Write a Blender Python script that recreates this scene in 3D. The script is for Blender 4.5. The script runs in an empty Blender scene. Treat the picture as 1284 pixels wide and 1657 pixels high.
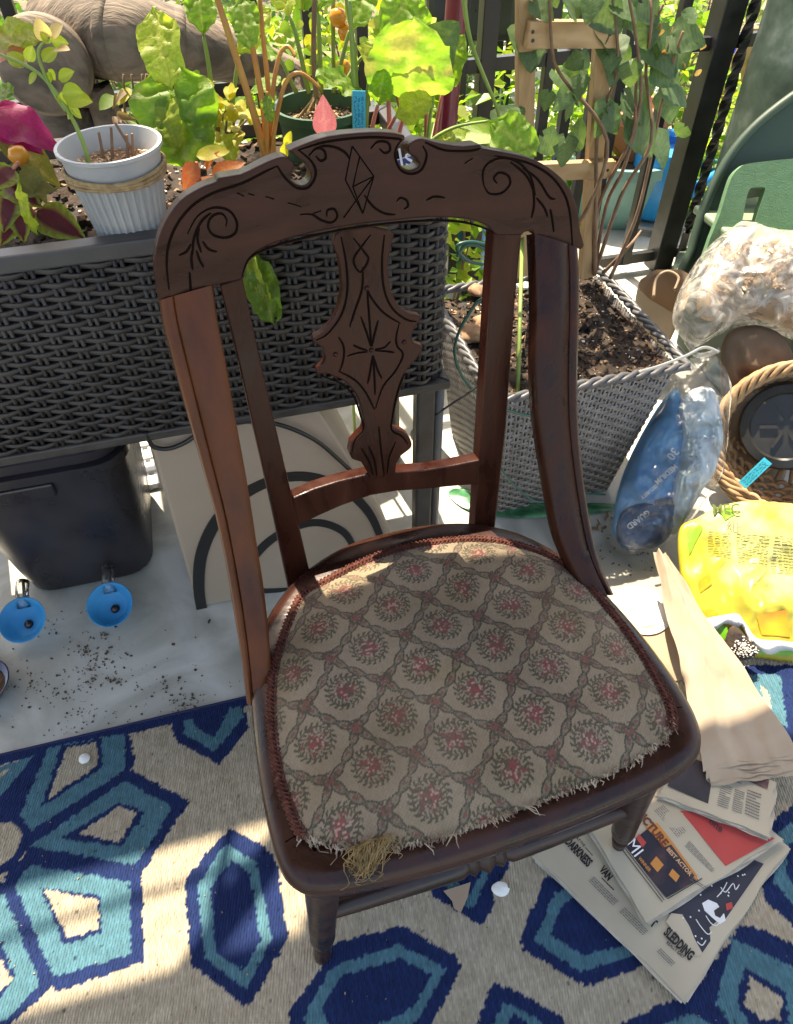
import bpy, bmesh, math, random
import numpy as np
from mathutils import Vector, Matrix, noise as mnoise
from mathutils.geometry import tessellate_polygon

random.seed(7); rng = np.random.default_rng(7)
scn = bpy.context.scene
C = scn.collection

# ------------------------------------------------------------------ camera, world, sun, exposure
F_PX, PITCH, ROLL, CAM_H, PW, PH = 1159.8357, 0.8251, -0.015, 1.1613, 1284.0, 1657.0
_f = np.array([0, math.cos(PITCH), -math.sin(PITCH)]); _u0 = np.array([0, math.sin(PITCH), math.cos(PITCH)]); _r0 = np.array([1., 0, 0])
_r = math.cos(ROLL)*_r0 + math.sin(ROLL)*_u0; _u = -math.sin(ROLL)*_r0 + math.cos(ROLL)*_u0
CAMP = np.array([0, 0, CAM_H])
cd = bpy.data.cameras.new('camera'); cam = bpy.data.objects.new('camera', cd); C.objects.link(cam)
cam.matrix_world = Matrix(((_r[0], _u[0], -_f[0], 0), (_r[1], _u[1], -_f[1], 0), (_r[2], _u[2], -_f[2], CAM_H), (0, 0, 0, 1)))
cd.sensor_fit = 'VERTICAL'; cd.sensor_height = 24.0; cd.lens = F_PX/PH*24.0; cd.clip_start = .05; cd.clip_end = 200
scn.camera = cam

SUN_EL, SUN_AZ = math.radians(62.6), math.radians(-23.5)      # azimuth from +y, towards -x
sdir = Vector((math.sin(SUN_AZ)*math.cos(SUN_EL), math.cos(SUN_AZ)*math.cos(SUN_EL), math.sin(SUN_EL)))
world = bpy.data.worlds.new('World'); scn.world = world; world.use_nodes = True
wn = world.node_tree.nodes; wl = world.node_tree.links
bg = wn.get('Background') or wn.new('ShaderNodeBackground')
sky = wn.new('ShaderNodeTexSky'); sky.sky_type = 'NISHITA'; sky.sun_disc = False
sky.sun_elevation = SUN_EL; sky.sun_rotation = SUN_AZ; sky.air_density = 1.0; sky.dust_density = 2.0; sky.ozone_density = .6
wl.new(sky.outputs[0], bg.inputs[0]); bg.inputs[1].default_value = 0.15
sd = bpy.data.lights.new('sun', 'SUN'); sd.energy = 3.7; sd.angle = math.radians(.53); sd.color = (1, .95, .86)
sun = bpy.data.objects.new('sun', sd); C.objects.link(sun)
sun.rotation_euler = (-sdir).to_track_quat('-Z', 'Y').to_euler(); sun.location = (0, 3, 6)
scn.view_settings.view_transform = 'Standard'; scn.view_settings.look = 'None'
scn.view_settings.exposure = 1.80; scn.view_settings.use_white_balance = True; scn.view_settings.white_balance_temperature = 7900; scn.view_settings.gamma = 1; scn.view_settings.use_curve_mapping = False
scn.render.engine = 'CYCLES'
scn.cycles.max_bounces = 8; scn.cycles.transparent_max_bounces = 16; scn.cycles.transmission_bounces = 6
scn.cycles.caustics_reflective = False; scn.cycles.caustics_refractive = False

# ------------------------------------------------------------------ locating points of the place
def A(*v): return np.array(v, dtype=float)
def ray(u, v): return _f + (u-PW/2)/F_PX*_r - (v-PH/2)/F_PX*_u
def atplane(u, v, P, n):
    d = ray(u, v); t = ((P-CAMP) @ n)/(d @ n); return CAMP + t*d
def atz(u, v, z=0.): return atplane(u, v, A(0, 0, z), A(0, 0, 1))
def aty(u, v, y): return atplane(u, v, A(0, y, 0), A(0, 1, 0))
def nrm(v): v = np.asarray(v, float); return v/(np.linalg.norm(v)+1e-12)
PHI = .246; E1 = A(math.cos(PHI), math.sin(PHI), 0); E2 = A(-math.sin(PHI), math.cos(PHI), 0); UP = A(0, 0, 1)
TH = .2922; CO = A(.1137, .2621, 0); EX = A(math.cos(TH), math.sin(TH), 0); EY = A(-math.sin(TH), math.cos(TH), 0)
def cw(a, b, z): return CO + a*EX + b*EY + A(0, 0, z)       # chair coordinates (right, back, up) to the world
def cl(P): d = P-CO; return d @ EX, d @ EY, P[2]

# ------------------------------------------------------------------ mesh helpers
def catmull(pts, n=4, closed=False):
    P = [np.asarray(p, float) for p in pts]; m = len(P); out = []
    rngi = range(m if closed else m-1)
    for i in rngi:
        if closed: p0, p1, p2, p3 = P[(i-1) % m], P[i], P[(i+1) % m], P[(i+2) % m]
        else: p0, p1, p2, p3 = P[max(i-1, 0)], P[i], P[i+1], P[min(i+2, m-1)]
        for k in range(n):
            t = k/n
            out.append(.5*((2*p1)+(-p0+p2)*t+(2*p0-5*p1+4*p2-p3)*t*t+(-p0+3*p1-3*p2+p3)*t**3))
    if not closed: out.append(P[-1])
    return out
def frames(path):
    path = [np.asarray(p, float) for p in path]; n = len(path); T = []
    for i in range(n):
        T.append(nrm(path[min(i+1, n-1)]-path[max(i-1, 0)]))
    ref = A(0, 0, 1) if abs(T[0][2]) < .9 else A(1, 0, 0)
    N = [nrm(np.cross(np.cross(T[0], ref), T[0]))]
    for i in range(1, n):
        v = N[-1]-(N[-1] @ T[i])*T[i]; N.append(nrm(v))
    return path, T, N
class MB:
    warp = None
    def __init__(s): s.v = []; s.f = []; s.c = []
    def add(s, verts, faces, col=None):
        o = len(s.v); s.v += [tuple(map(float, p)) for p in verts]; s.f += [tuple(i+o for i in f) for f in faces]
        if col is not None:
            s.c += [tuple(col)]*len(verts) if not hasattr(col[0], '__len__') else [tuple(c) for c in col]
    def box(s, c, size, X=None, Y=None, Z=None, col=None):
        X = A(1, 0, 0) if X is None else nrm(X); Y = A(0, 1, 0) if Y is None else nrm(Y); Z = nrm(np.cross(X, Y)) if Z is None else nrm(Z)
        c = np.asarray(c, float); v = [c+sx*X*size[0]/2+sy*Y*size[1]/2+sz*Z*size[2]/2 for sz in (-1, 1) for sy in (-1, 1) for sx in (-1, 1)]
        s.add(v, [(0, 2, 3, 1), (4, 5, 7, 6), (0, 1, 5, 4), (2, 6, 7, 3), (0, 4, 6, 2), (1, 3, 7, 5)], col)
    def bar(s, p, q, w, h, up=(0, 0, 1)):
        p = np.asarray(p, float); q = np.asarray(q, float); X = nrm(q-p); Y = nrm(np.cross(up, X)); s.box((p+q)/2, (np.linalg.norm(q-p), w, h), X, Y)
    def tube(s, path, r, n=8, cap=True, col=None, flat=1.0):
        path, T, N = frames(path); m = len(path)
        R = r if hasattr(r, '__len__') else [r]*m; V = []
        for i in range(m):
            B = np.cross(T[i], N[i])
            for k in range(n):
                a = 2*math.pi*k/n; V.append(path[i]+R[i]*(math.cos(a)*N[i]*flat+math.sin(a)*B))
        Fc = [(i*n+k, i*n+(k+1) % n, (i+1)*n+(k+1) % n, (i+1)*n+k) for i in range(m-1) for k in range(n)]
        if cap: Fc += [tuple(range(n))[::-1], tuple((m-1)*n+k for k in range(n))]
        s.add(V, Fc, col)
    def lathe(s, o, prof, n=32, axis=(0, 0, 1), X=None, cap0=True, cap1=True, col=None):
        Z = nrm(axis); X = nrm(np.cross(A(0, 1, 0) if abs(Z[1]) < .9 else A(1, 0, 0), Z)) if X is None else nrm(X); Y = np.cross(Z, X); o = np.asarray(o, float)
        V = [o+h*Z+r*(math.cos(2*math.pi*k/n)*X+math.sin(2*math.pi*k/n)*Y) for r, h in prof for k in range(n)]; m = len(prof)
        Fc = [(i*n+k, i*n+(k+1) % n, (i+1)*n+(k+1) % n, (i+1)*n+k) for i in range(m-1) for k in range(n)]
        if cap0: Fc.append(tuple(range(n))[::-1])
        if cap1: Fc.append(tuple((m-1)*n+k for k in range(n)))
        s.add(V, Fc, col)
    def grid(s, fn, nu, nv, cf=None):
        V = [fn(i/nu, j/nv) for j in range(nv+1) for i in range(nu+1)]
        s.add(V, [(j*(nu+1)+i, j*(nu+1)+i+1, (j+1)*(nu+1)+i+1, (j+1)*(nu+1)+i) for j in range(nv) for i in range(nu)],
              None if cf is None else [cf(i/nu, j/nv) for j in range(nv+1) for i in range(nu+1)])
    def prism(s, outline, d):
        n = len(outline); d = np.asarray(d, float); V = [np.asarray(p, float) for p in outline]; V += [p+d for p in V]
        s.add(V, [tuple(range(n)), tuple(range(2*n-1, n-1, -1))]+[(i, i+n, (i+1) % n+n, (i+1) % n) for i in range(n)])
    def loft(s, secs, closed=True, cap=True):
        n = len(secs[0]); m = len(secs); V = [p for sc in secs for p in sc]; kk = n if closed else n-1
        Fc = [(i*n+k, i*n+(k+1) % n, (i+1)*n+(k+1) % n, (i+1)*n+k) for i in range(m-1) for k in range(kk)]
        if cap and closed: Fc += [tuple(range(n))[::-1], tuple((m-1)*n+k for k in range(n))]
        s.add(V, Fc)
    def build(s, name, m, parent=None, smooth=False, bevel=0, kind=None, label=None, fixn=True, sharp=None):
        off = wloc(parent) if parent is not None else Vector((0, 0, 0))
        if MB.warp: s.v = [tuple(MB.warp(p)) for p in s.v]
        me = bpy.data.meshes.new(name)
        V = [(x-off.x, y-off.y, z-off.z) for x, y, z in s.v]
        me.from_pydata(V, [], s.f); me.update()
        if s.c:
            at = me.color_attributes.new('Col', 'FLOAT_COLOR', 'POINT')
            arr = np.ones((len(V), 4), np.float32); arr[:, :3] = np.array(s.c)[:, :3]; at.data.foreach_set('color', arr.ravel())
        if fixn:
            bm = bmesh.new(); bm.from_mesh(me); bmesh.ops.recalc_face_normals(bm, faces=bm.faces); bm.to_mesh(me); bm.free()
        if smooth: me.polygons.foreach_set('use_smooth', [True]*len(me.polygons))
        if sharp: me.set_sharp_from_angle(angle=math.radians(sharp))
        o = bpy.data.objects.new(name, me); C.objects.link(o)
        if m is not None: me.materials.append(m)
        if parent is not None: o.parent = parent
        if bevel:
            b = o.modifiers.new('bevel', 'BEVEL'); b.width = bevel; b.segments = 2; b.limit_method = 'ANGLE'; b.angle_limit = math.radians(40)
        if kind: o['kind'] = kind
        if label: o['label'] = label
        return o
def wloc(o):
    l = Vector((0, 0, 0))
    while o is not None: l += o.location; o = o.parent
    return l
def thing(name, label, cat, loc=(0, 0, 0), group=None, kind=None):
    o = bpy.data.objects.new(name, None); C.objects.link(o); o.location = tuple(map(float, loc)); o.empty_display_size = .05
    o['label'] = label; o['category'] = cat
    if group: o['group'] = group
    if kind: o['kind'] = kind
    return o
def tag(o, label, cat, group=None, kind=None):
    if label: o['label'] = label
    if cat: o['category'] = cat
    if group: o['group'] = group
    if kind: o['kind'] = kind
    return o
def struct(o): o['kind'] = 'structure'; return o
def nz(x, y, z=0., s=1.): return mnoise.noise(Vector((float(x)*s, float(y)*s, float(z)*s)))
def inpoly(X, Y, poly):
    r = np.zeros(X.shape, bool); n = len(poly)
    for i in range(n):
        x1, y1 = poly[i][0], poly[i][1]; x2, y2 = poly[(i+1) % n][0], poly[(i+1) % n][1]
        if y1 == y2: continue
        c = ((y1 > Y) != (y2 > Y)) & (X < (x2-x1)*(Y-y1)/(y2-y1)+x1); r ^= c
    return r
def dpoly(X, Y, poly, closed=True):
    d = np.full(X.shape, 1e9); n = len(poly)
    for i in range(n if closed else n-1):
        x1, y1 = poly[i][0], poly[i][1]; x2, y2 = poly[(i+1) % n][0], poly[(i+1) % n][1]
        dx, dy = x2-x1, y2-y1; L = dx*dx+dy*dy+1e-12
        t = np.clip(((X-x1)*dx+(Y-y1)*dy)/L, 0, 1); d = np.minimum(d, np.hypot(X-x1-t*dx, Y-y1-t*dy))
    return d
def npmesh(name, V, faces, cols, m, parent=None, smooth=True):
    off = np.array(wloc(parent)) if parent is not None else np.zeros(3)
    me = bpy.data.meshes.new(name); V = np.asarray(V, np.float32)-off.astype(np.float32); faces = np.asarray(faces, np.int32)
    me.vertices.add(len(V)); me.vertices.foreach_set('co', V.astype(np.float32).ravel())
    nf = len(faces); me.loops.add(nf*4); me.loops.foreach_set('vertex_index', faces.ravel())
    me.polygons.add(nf); me.polygons.foreach_set('loop_start', np.arange(nf, dtype=np.int32)*4)
    me.update(calc_edges=True); me.validate()
    if cols is not None:
        at = me.color_attributes.new('Col', 'FLOAT_COLOR', 'POINT'); arr = np.ones((len(V), 4), np.float32); arr[:, :3] = cols; at.data.foreach_set('color', arr.ravel())
    me.polygons.foreach_set('use_smooth', [smooth]*nf); me.materials.append(m)
    o = bpy.data.objects.new(name, me); C.objects.link(o)
    if parent is not None: o.parent = parent
    return o

# ------------------------------------------------------------------ materials
def mat(name, col, rough=.6, col2=None, scale=8., stretch=(1, 1, 1), bump=0., bscale=40., attr=False, metal=0., spec=.5, col3=None, thresh=(.35, .65), detail=6, coat=0., sheen=0., wave=None, trans=None, rvar=0., warp=0., bstretch=None):
    m = bpy.data.materials.new(name); m.use_nodes = True; N = m.node_tree.nodes; L = m.node_tree.links
    P = N['Principled BSDF']; out = N['Material Output']
    P.inputs['Roughness'].default_value = rough; P.inputs['Metallic'].default_value = metal; P.inputs['Specular IOR Level'].default_value = spec
    P.inputs['Coat Weight'].default_value = coat; P.inputs['Coat Roughness'].default_value = .15
    if sheen: P.inputs['Sheen Weight'].default_value = sheen
    tc = N.new('ShaderNodeTexCoord'); mp = N.new('ShaderNodeMapping'); L.new(tc.outputs['Object'], mp.inputs[0]); mp.inputs['Scale'].default_value = stretch
    src = None
    if attr:
        at = N.new('ShaderNodeAttribute'); at.attribute_name = 'Col'; src = at.outputs['Color']
    n1 = N.new('ShaderNodeTexNoise'); n1.inputs['Scale'].default_value = scale; n1.inputs['Detail'].default_value = detail; n1.inputs['Distortion'].default_value = warp; L.new(mp.outputs[0], n1.inputs[0])
    if col2 is not None or col3 is not None:
        cr = N.new('ShaderNodeValToRGB'); cr.color_ramp.elements[0].position = thresh[0]; cr.color_ramp.elements[1].position = thresh[1]
        cr.color_ramp.elements[0].color = (*col, 1); cr.color_ramp.elements[1].color = (*(col2 or col), 1)
        if col3 is not None:
            e = cr.color_ramp.elements.new(min(.95, thresh[1]+.12)); e.color = (*col3, 1)
        L.new(n1.outputs['Fac'], cr.inputs[0]); c2 = cr.outputs[0]
        if src is not None:
            mx = N.new('ShaderNodeMix'); mx.data_type = 'RGBA'; mx.blend_type = 'MULTIPLY'; mx.inputs[0].default_value = 1; L.new(src, mx.inputs[6]); L.new(c2, mx.inputs[7]); src = mx.outputs[2]
        else: src = c2
    if src is not None: L.new(src, P.inputs['Base Color'])
    else: P.inputs['Base Color'].default_value = (*col, 1)
    if rvar:
        mr = N.new('ShaderNodeMapRange'); mr.inputs[1].default_value = .3; mr.inputs[2].default_value = .7; mr.inputs[3].default_value = max(0, rough-rvar); mr.inputs[4].default_value = min(1, rough+rvar)
        L.new(n1.outputs['Fac'], mr.inputs[0]); L.new(mr.outputs[0], P.inputs['Roughness'])
    if bump:
        bp = N.new('ShaderNodeBump'); bp.inputs['Strength'].default_value = bump; bp.inputs['Distance'].default_value = .004
        if wave:
            w = N.new('ShaderNodeTexWave'); w.inputs['Scale'].default_value = wave[0]; w.inputs['Distortion'].default_value = wave[1]; w.inputs['Detail'].default_value = 2; w.bands_direction = wave[2]; L.new(tc.outputs['Object'], w.inputs[0]); L.new(w.outputs['Fac'], bp.inputs['Height'])
        else:
            n2 = N.new('ShaderNodeTexNoise'); n2.inputs['Scale'].default_value = bscale; n2.inputs['Detail'].default_value = 5
            if bstretch:
                mp2 = N.new('ShaderNodeMapping'); L.new(tc.outputs['Object'], mp2.inputs[0]); mp2.inputs['Scale'].default_value = bstretch; L.new(mp2.outputs[0], n2.inputs[0])
            else: L.new(mp.outputs[0], n2.inputs[0])
            L.new(n2.outputs['Fac'], bp.inputs['Height'])
        L.new(bp.outputs[0], P.inputs['Normal'])
    if trans:
        tr = N.new('ShaderNodeBsdfTranslucent'); ms = N.new('ShaderNodeMixShader'); ms.inputs[0].default_value = trans[1]
        if src is not None:
            g = N.new('ShaderNodeMix'); g.data_type = 'RGBA'; g.blend_type = 'MULTIPLY'; g.inputs[0].default_value = 1; L.new(src, g.inputs[6]); g.inputs[7].default_value = (*trans[0], 1); L.new(g.outputs[2], tr.inputs[0])
        else: tr.inputs[0].default_value = (*trans[0], 1)
        L.new(P.outputs[0], ms.inputs[1]); L.new(tr.outputs[0], ms.inputs[2]); L.new(ms.outputs[0], out.inputs[0])
    return m
def film(name, tint=(.95, .95, .95), op=.12, rough=.12):
    m = bpy.data.materials.new(name); m.use_nodes = True; N = m.node_tree.nodes; L = m.node_tree.links; N.remove(N['Principled BSDF']); out = N['Material Output']
    tr = N.new('ShaderNodeBsdfTransparent'); tr.inputs[0].default_value = (*tint, 1)
    gl = N.new('ShaderNodeBsdfGlossy'); gl.inputs['Roughness'].default_value = rough; gl.inputs[0].default_value = (1, 1, 1, 1)
    df = N.new('ShaderNodeBsdfTranslucent'); df.inputs[0].default_value = (.9, .88, .85, 1)
    d2 = N.new('ShaderNodeBsdfDiffuse'); d2.inputs[0].default_value = (.8, .78, .74, 1)
    ad = N.new('ShaderNodeMixShader'); ad.inputs[0].default_value = .5; L.new(df.outputs[0], ad.inputs[1]); L.new(d2.outputs[0], ad.inputs[2])
    m1 = N.new('ShaderNodeMixShader'); L.new(tr.outputs[0], m1.inputs[1]); L.new(ad.outputs[0], m1.inputs[2])
    n = N.new('ShaderNodeTexNoise'); n.inputs['Scale'].default_value = 22; n.inputs['Detail'].default_value = 6; n.inputs['Distortion'].default_value = 2.0
    tc = N.new('ShaderNodeTexCoord'); L.new(tc.outputs['Object'], n.inputs[0])
    mr = N.new('ShaderNodeMapRange'); mr.inputs[1].default_value = .42; mr.inputs[2].default_value = .75; mr.inputs[3].default_value = op*.4; mr.inputs[4].default_value = op*2.6; L.new(n.outputs[0], mr.inputs[0]); L.new(mr.outputs[0], m1.inputs[0])
    lw = N.new('ShaderNodeFresnel'); lw.inputs[0].default_value = 1.5
    bp = N.new('ShaderNodeBump'); bp.inputs['Strength'].default_value = .6; bp.inputs['Distance'].default_value = .01; L.new(n.outputs[0], bp.inputs['Height']); L.new(bp.outputs[0], gl.inputs['Normal']); L.new(bp.outputs[0], lw.inputs['Normal'])
    m2 = N.new('ShaderNodeMixShader'); L.new(lw.outputs[0], m2.inputs[0]); L.new(m1.outputs[0], m2.inputs[1]); L.new(gl.outputs[0], m2.inputs[2]); L.new(m2.outputs[0], out.inputs[0])
    return m

M = {}
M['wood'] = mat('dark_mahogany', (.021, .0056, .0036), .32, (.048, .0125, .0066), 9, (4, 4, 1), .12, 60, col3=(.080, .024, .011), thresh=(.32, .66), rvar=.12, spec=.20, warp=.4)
M['wood_h'] = mat('dark_mahogany_across', (.023, .0064, .0040), .34, (.048, .0128, .0068), 5, (2, 2, 7), .12, 22, col3=(.078, .024, .0115), thresh=(.30, .66), rvar=.12, spec=.22, warp=.5)
M['wood_frame'] = mat('dark_seat_frame', (.020, .0066, .0050), .30, (.044, .0135, .0085), 6, (3, 3, 3), .10, 40, col3=(.085, .028, .014), thresh=(.36, .66), rvar=.12, spec=.32, warp=.6)
M['wood_lighter'] = mat('lighter_mahogany', (.050, .0130, .0052), .38, (.150, .044, .0140), 5, (5, 5, .7), .1, 60, thresh=(.2, .8), rvar=.1, spec=.22)  # lighter, more orange than the other chair wood; left back post only
M['wood_black'] = mat('blackened_wood', (.016, .0075, .006), .38, (.036, .015, .010), 14, (1, 1, 3), .1, 50, rvar=.12)
M['groove'] = mat('groove_dark', (.006, .003, .002), .8, (.010, .0045, .003), 30, spec=.05)  # near-black tone for carved lines and frame joints
M['carving_light'] = mat('painted_carving_highlight', (.055, .019, .011), .34, (.095, .034, .018), 30)  # paler wood tone, a painted highlight beside each carved line
M['fabric'] = mat('tapestry_fabric', (.75, .72, .66), .95, (1.0, 1.0, 1.0), 11, attr=True, bump=.5, bscale=620, sheen=.15, spec=.15, thresh=(.3, .6), col3=(.92, .88, .78))
M['braid'] = mat('braid_trim', (.075, .024, .019), .85, (.145, .052, .036), 160, bump=.4, bscale=400, spec=.2)
M['fray'] = mat('frayed_yarn', (.42, .36, .28), .95, (.16, .10, .08), 90, spec=.1)
M['hair'] = mat('horsehair_stuffing', (.20, .13, .055), .8, (.38, .265, .125), 90, spec=.3)
M['rug'] = mat('woven_rug', (.82, .80, .78), .95, (1, 1, 1), 60, attr=True, bump=.55, wave=(78, 1.2, 'X'), spec=.1)
M['floor'] = mat('painted_concrete', (.33, .325, .28), .6, (.47, .47, .42), 4.2, bump=.15, bscale=60, col3=(.60, .60, .56), thresh=(.40, .53), rvar=.15, detail=12, warp=1.2)
M['earth'] = mat('garden_earth', (.10, .075, .05), .95, (.22, .18, .11), 2.2, bump=.8, bscale=18, col3=(.10, .13, .04))
M['path'] = mat('pale_path', (.42, .40, .36), .9, (.58, .56, .50), 9, bump=.3)
M['soil'] = mat('potting_soil', (.018, .012, .009), .95, (.055, .036, .024), 42, bump=.9, bscale=130, col3=(.10, .066, .042), thresh=(.35, .6))
M['chips'] = mat('bark_chips', (.16, .09, .05), .9, (.34, .22, .13), 60)
M['perlite'] = mat('perlite', (.55, .52, .46), .9, (.70, .67, .60), 60)
M['wicker_dark'] = mat('dark_resin_wicker', (.026, .0225, .021), .5, (.050, .044, .041), 30, bump=.1, bscale=90, rvar=.1)
M['wicker_rim'] = mat('dark_resin_rim', (.035, .034, .036), .42, (.06, .058, .06), 12, rvar=.1)
M['wicker_grey'] = mat('grey_resin_wicker', (.135, .122, .115), .42, (.225, .207, .196), 40, rvar=.1)
M['leg_grey'] = mat('grey_resin_leg', (.06, .055, .053), .5, (.10, .095, .09), 8)
M['pot_white'] = mat('white_enamel_pot', (.33, .34, .35), .4, (.46, .46, .455), 9, bump=.1, bscale=60, rvar=.1)
M['twine'] = mat('jute_twine', (.26, .17, .08), .9, (.42, .30, .16), 120, bump=.4, bscale=300)
M['log'] = mat('weathered_log', (.11, .085, .062), .75, (.24, .185, .135), 9, (1, 9, 3), .7, 30, col3=(.20, .125, .085), thresh=(.38, .6), detail=10)
M['bin'] = mat('black_tub', (.016, .014, .018), .32, (.030, .027, .034), 9, bump=.03, bscale=30, rvar=.12)
M['blue_cup'] = mat('blue_cup', (.008, .20, .44), .5, (.012, .27, .54), 14, bump=.08, bscale=60, spec=.35)
M['ball'] = mat('brown_valve', (.025, .012, .008), .3)
M['clear'] = film('clear_plastic', op=.08)
M['film'] = film('clear_bag_film', op=.06, rough=.08)
M['film_milky'] = film('milky_bag_film', (.96, .94, .91), op=.46, rough=.16)
M['box_beige'] = mat('beige_laminate', (.30, .235, .18), .5, (.36, .285, .22), 3, bump=.08, bscale=90)
M['box_black'] = mat('black_inlay', (.012, .012, .013), .45)
M['navy_bowl'] = mat('navy_bowl', (.012, .014, .06), .25, coat=.4)
M['kibble'] = mat('dried_food', (.10, .05, .025), .9, (.18, .10, .05), 50, bump=.8, bscale=80)
M['black_metal'] = mat('black_iron', (.012, .012, .013), .38, (.022, .022, .023), 20, rvar=.1)
M['red_pole'] = mat('maroon_pole', (.16, .012, .03), .32, (.20, .018, .04), 10, coat=.3)
M['pine'] = mat('pine_lath', (.36, .22, .10), .7, (.50, .33, .17), 8, (6, 6, 1), .2, 40)
M['pine_h'] = mat('pine_crosspiece', (.36, .22, .10), .7, (.50, .33, .17), 8, (1, 6, 6), .2, 40)
M['green_paint'] = mat('flaking_green_paint', (.11, .16, .11), .55, (.19, .25, .18), 14, bump=1.0, bscale=20, col3=(.36, .41, .34), thresh=(.40, .55), detail=10)
M['green_dark'] = mat('dark_green_plastic', (.035, .065, .045), .5, (.045, .08, .055), 5)
M['green_mid'] = mat('green_foam', (.095, .20, .105), .7, (.115, .235, .125), 60, bump=.3, bscale=300)
M['green_pale'] = mat('pale_green_plastic', (.22, .30, .19), .5, (.26, .34, .22), 6)
M['wicker_tan'] = mat('tan_cane', (.30, .175, .085), .6, (.47, .31, .17), 25, bump=.3, bscale=120)
M['black_pot'] = mat('black_pot', (.012, .012, .012), .35, (.03, .028, .025), 14, rvar=.1)
M['teal_tag'] = mat('teal_label', (.01, .36, .50), .45, (.015, .40, .55), 12)
M['ink'] = mat('black_ink', (.015, .015, .016), .8)
M['ink_soft'] = mat('grey_ink', (.13, .125, .12), .85)
M['white_ink'] = mat('white_ink', (.72, .72, .72), .7)
M['orange_ink'] = mat('orange_ink', (.55, .22, .05), .8)
M['paper'] = mat('newsprint', (.40, .34, .245), .9, (.49, .425, .315), 5, bump=.3, bscale=14)
M['banner_brown'] = mat('banner_brown', (.16, .045, .02), .85); M['banner_peach'] = mat('banner_peach', (.62, .36, .20), .85)
M['paper_side'] = mat('newsprint_edge', (.42, .37, .29), .9, (.52, .47, .38), 60)
M['kraft'] = mat('kraft_paper', (.31, .235, .165), .85, (.40, .315, .23), 5, bump=.7, bscale=12, col3=(.46, .38, .285), warp=1.0)
M['brown_paper'] = mat('brown_paper_bag', (.12, .08, .052), .85, (.19, .13, .085), 8, bump=.8, bscale=16)
M['red_ink'] = mat('red_print', (.42, .05, .045), .85, (.50, .07, .06), 9)
M['dark_print'] = mat('dark_print', (.025, .022, .025), .85, (.055, .045, .05), 14)
M['photo_print'] = mat('photo_print', (.02, .018, .03), .85, (.10, .05, .05), 22, col3=(.24, .12, .07), thresh=(.42, .6))
M['navy_print'] = mat('night_print', (.028, .028, .040), .85, (.036, .036, .052), 9)
M['yellow_bag'] = mat('yellow_bag', (.36, .30, .018), .36, (.50, .44, .05), 6, bump=.45, bscale=16, col3=(.60, .57, .24), thresh=(.34, .56), trans=((1, 1, .8), .15))
M['green_print'] = mat('green_print', (.12, .38, .02), .35, (.2, .48, .03), 8)
M['orange_print'] = mat('orange_print', (.75, .22, .01), .35, (.8, .34, .015), 12)
M['white_bag'] = mat('white_bag_edge', (.72, .70, .68), .4)
M['pad_blue'] = mat('blue_pad_pack', (.05, .25, .52), .35, (.10, .36, .64), 9, bump=.3, bscale=14)
M['pad_navy'] = mat('navy_pad_pack', (.02, .06, .14), .35, (.03, .09, .20), 6)
M['pad_pale'] = mat('pale_blue_pads', (.42, .58, .66), .6, (.74, .78, .79), 14, bump=.4, bscale=18)
M['straw'] = mat('wood_shavings', (.46, .32, .20), .9, (.64, .49, .34), 20)
M['plate'] = mat('white_plate', (.74, .73, .71), .4)
M['card'] = mat('brown_card', (.34, .24, .16), .85, (.40, .29, .2), 10)
M['cotton'] = mat('cotton', (.75, .74, .72), .95, bump=.4, bscale=90)
M['terracotta'] = mat('terracotta', (.42, .13, .06), .75, (.48, .17, .08), 12)
M['teal_pot'] = mat('teal_glaze', (.14, .30, .28), .5, (.19, .36, .33), 8)
M['blue_plastic'] = mat('bright_blue_plastic', (.0, .24, .62), .35, (.005, .30, .70), 9)
M['royal'] = mat('royal_blue_plastic', (.015, .03, .42), .35)
M['galv'] = mat('galvanised_steel', (.22, .23, .22), .5, (.34, .35, .33), 16, metal=.4)
M['white_paint'] = mat('white_paint', (.66, .67, .66), .5, (.74, .74, .73), 6)
M['wire_green'] = mat('green_wire', (.02, .09, .07), .35)
M['wire_black'] = mat('black_cable', (.012, .012, .012), .4)
M['wire_grey'] = mat('grey_wire', (.45, .46, .45), .3, metal=.7)
M['nursery'] = mat('green_nursery_pot', (.022, .075, .035), .45, (.03, .095, .045), 9)
M['stem_green'] = mat('green_stem', (.16, .25, .05), .5, (.22, .32, .07), 30)
M['stem_orange'] = mat('orange_stem', (.42, .17, .04), .45, (.48, .26, .06), 30)
M['stem_pink'] = mat('pink_stem', (.42, .10, .09), .45, (.46, .17, .10), 30)
M['stem_brown'] = mat('brown_stem', (.16, .09, .055), .8, (.24, .15, .09), 40, bump=.4)
M['leaf'] = mat('leaf', (.85, .85, .85), .42, (1.1, 1.1, 1.1), 30, attr=True, bump=.25, bscale=60, trans=((1.7, 1.75, .7), .5), spec=.5)
M['leaf_dark'] = mat('vine_leaf', (.85, .85, .85), .45, (1.1, 1.1, 1.1), 30, attr=True, bump=.25, bscale=60, trans=((1.5, 1.5, .7), .35), spec=.5)
M['leaf_red'] = mat('red_leaf', (.85, .85, .85), .42, (1.1, 1.1, 1.1), 30, attr=True, bump=.25, bscale=60, trans=((1.3, .95, .9), .4))
M['tomato'] = mat('tomato', (.62, .20, .02), .25, (.66, .30, .03), 6)
M['roof'] = mat('shade_roof_boards', (.24, .19, .14), .8, (.32, .26, .2), 5, (1, 8, 1), .2)

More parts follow.
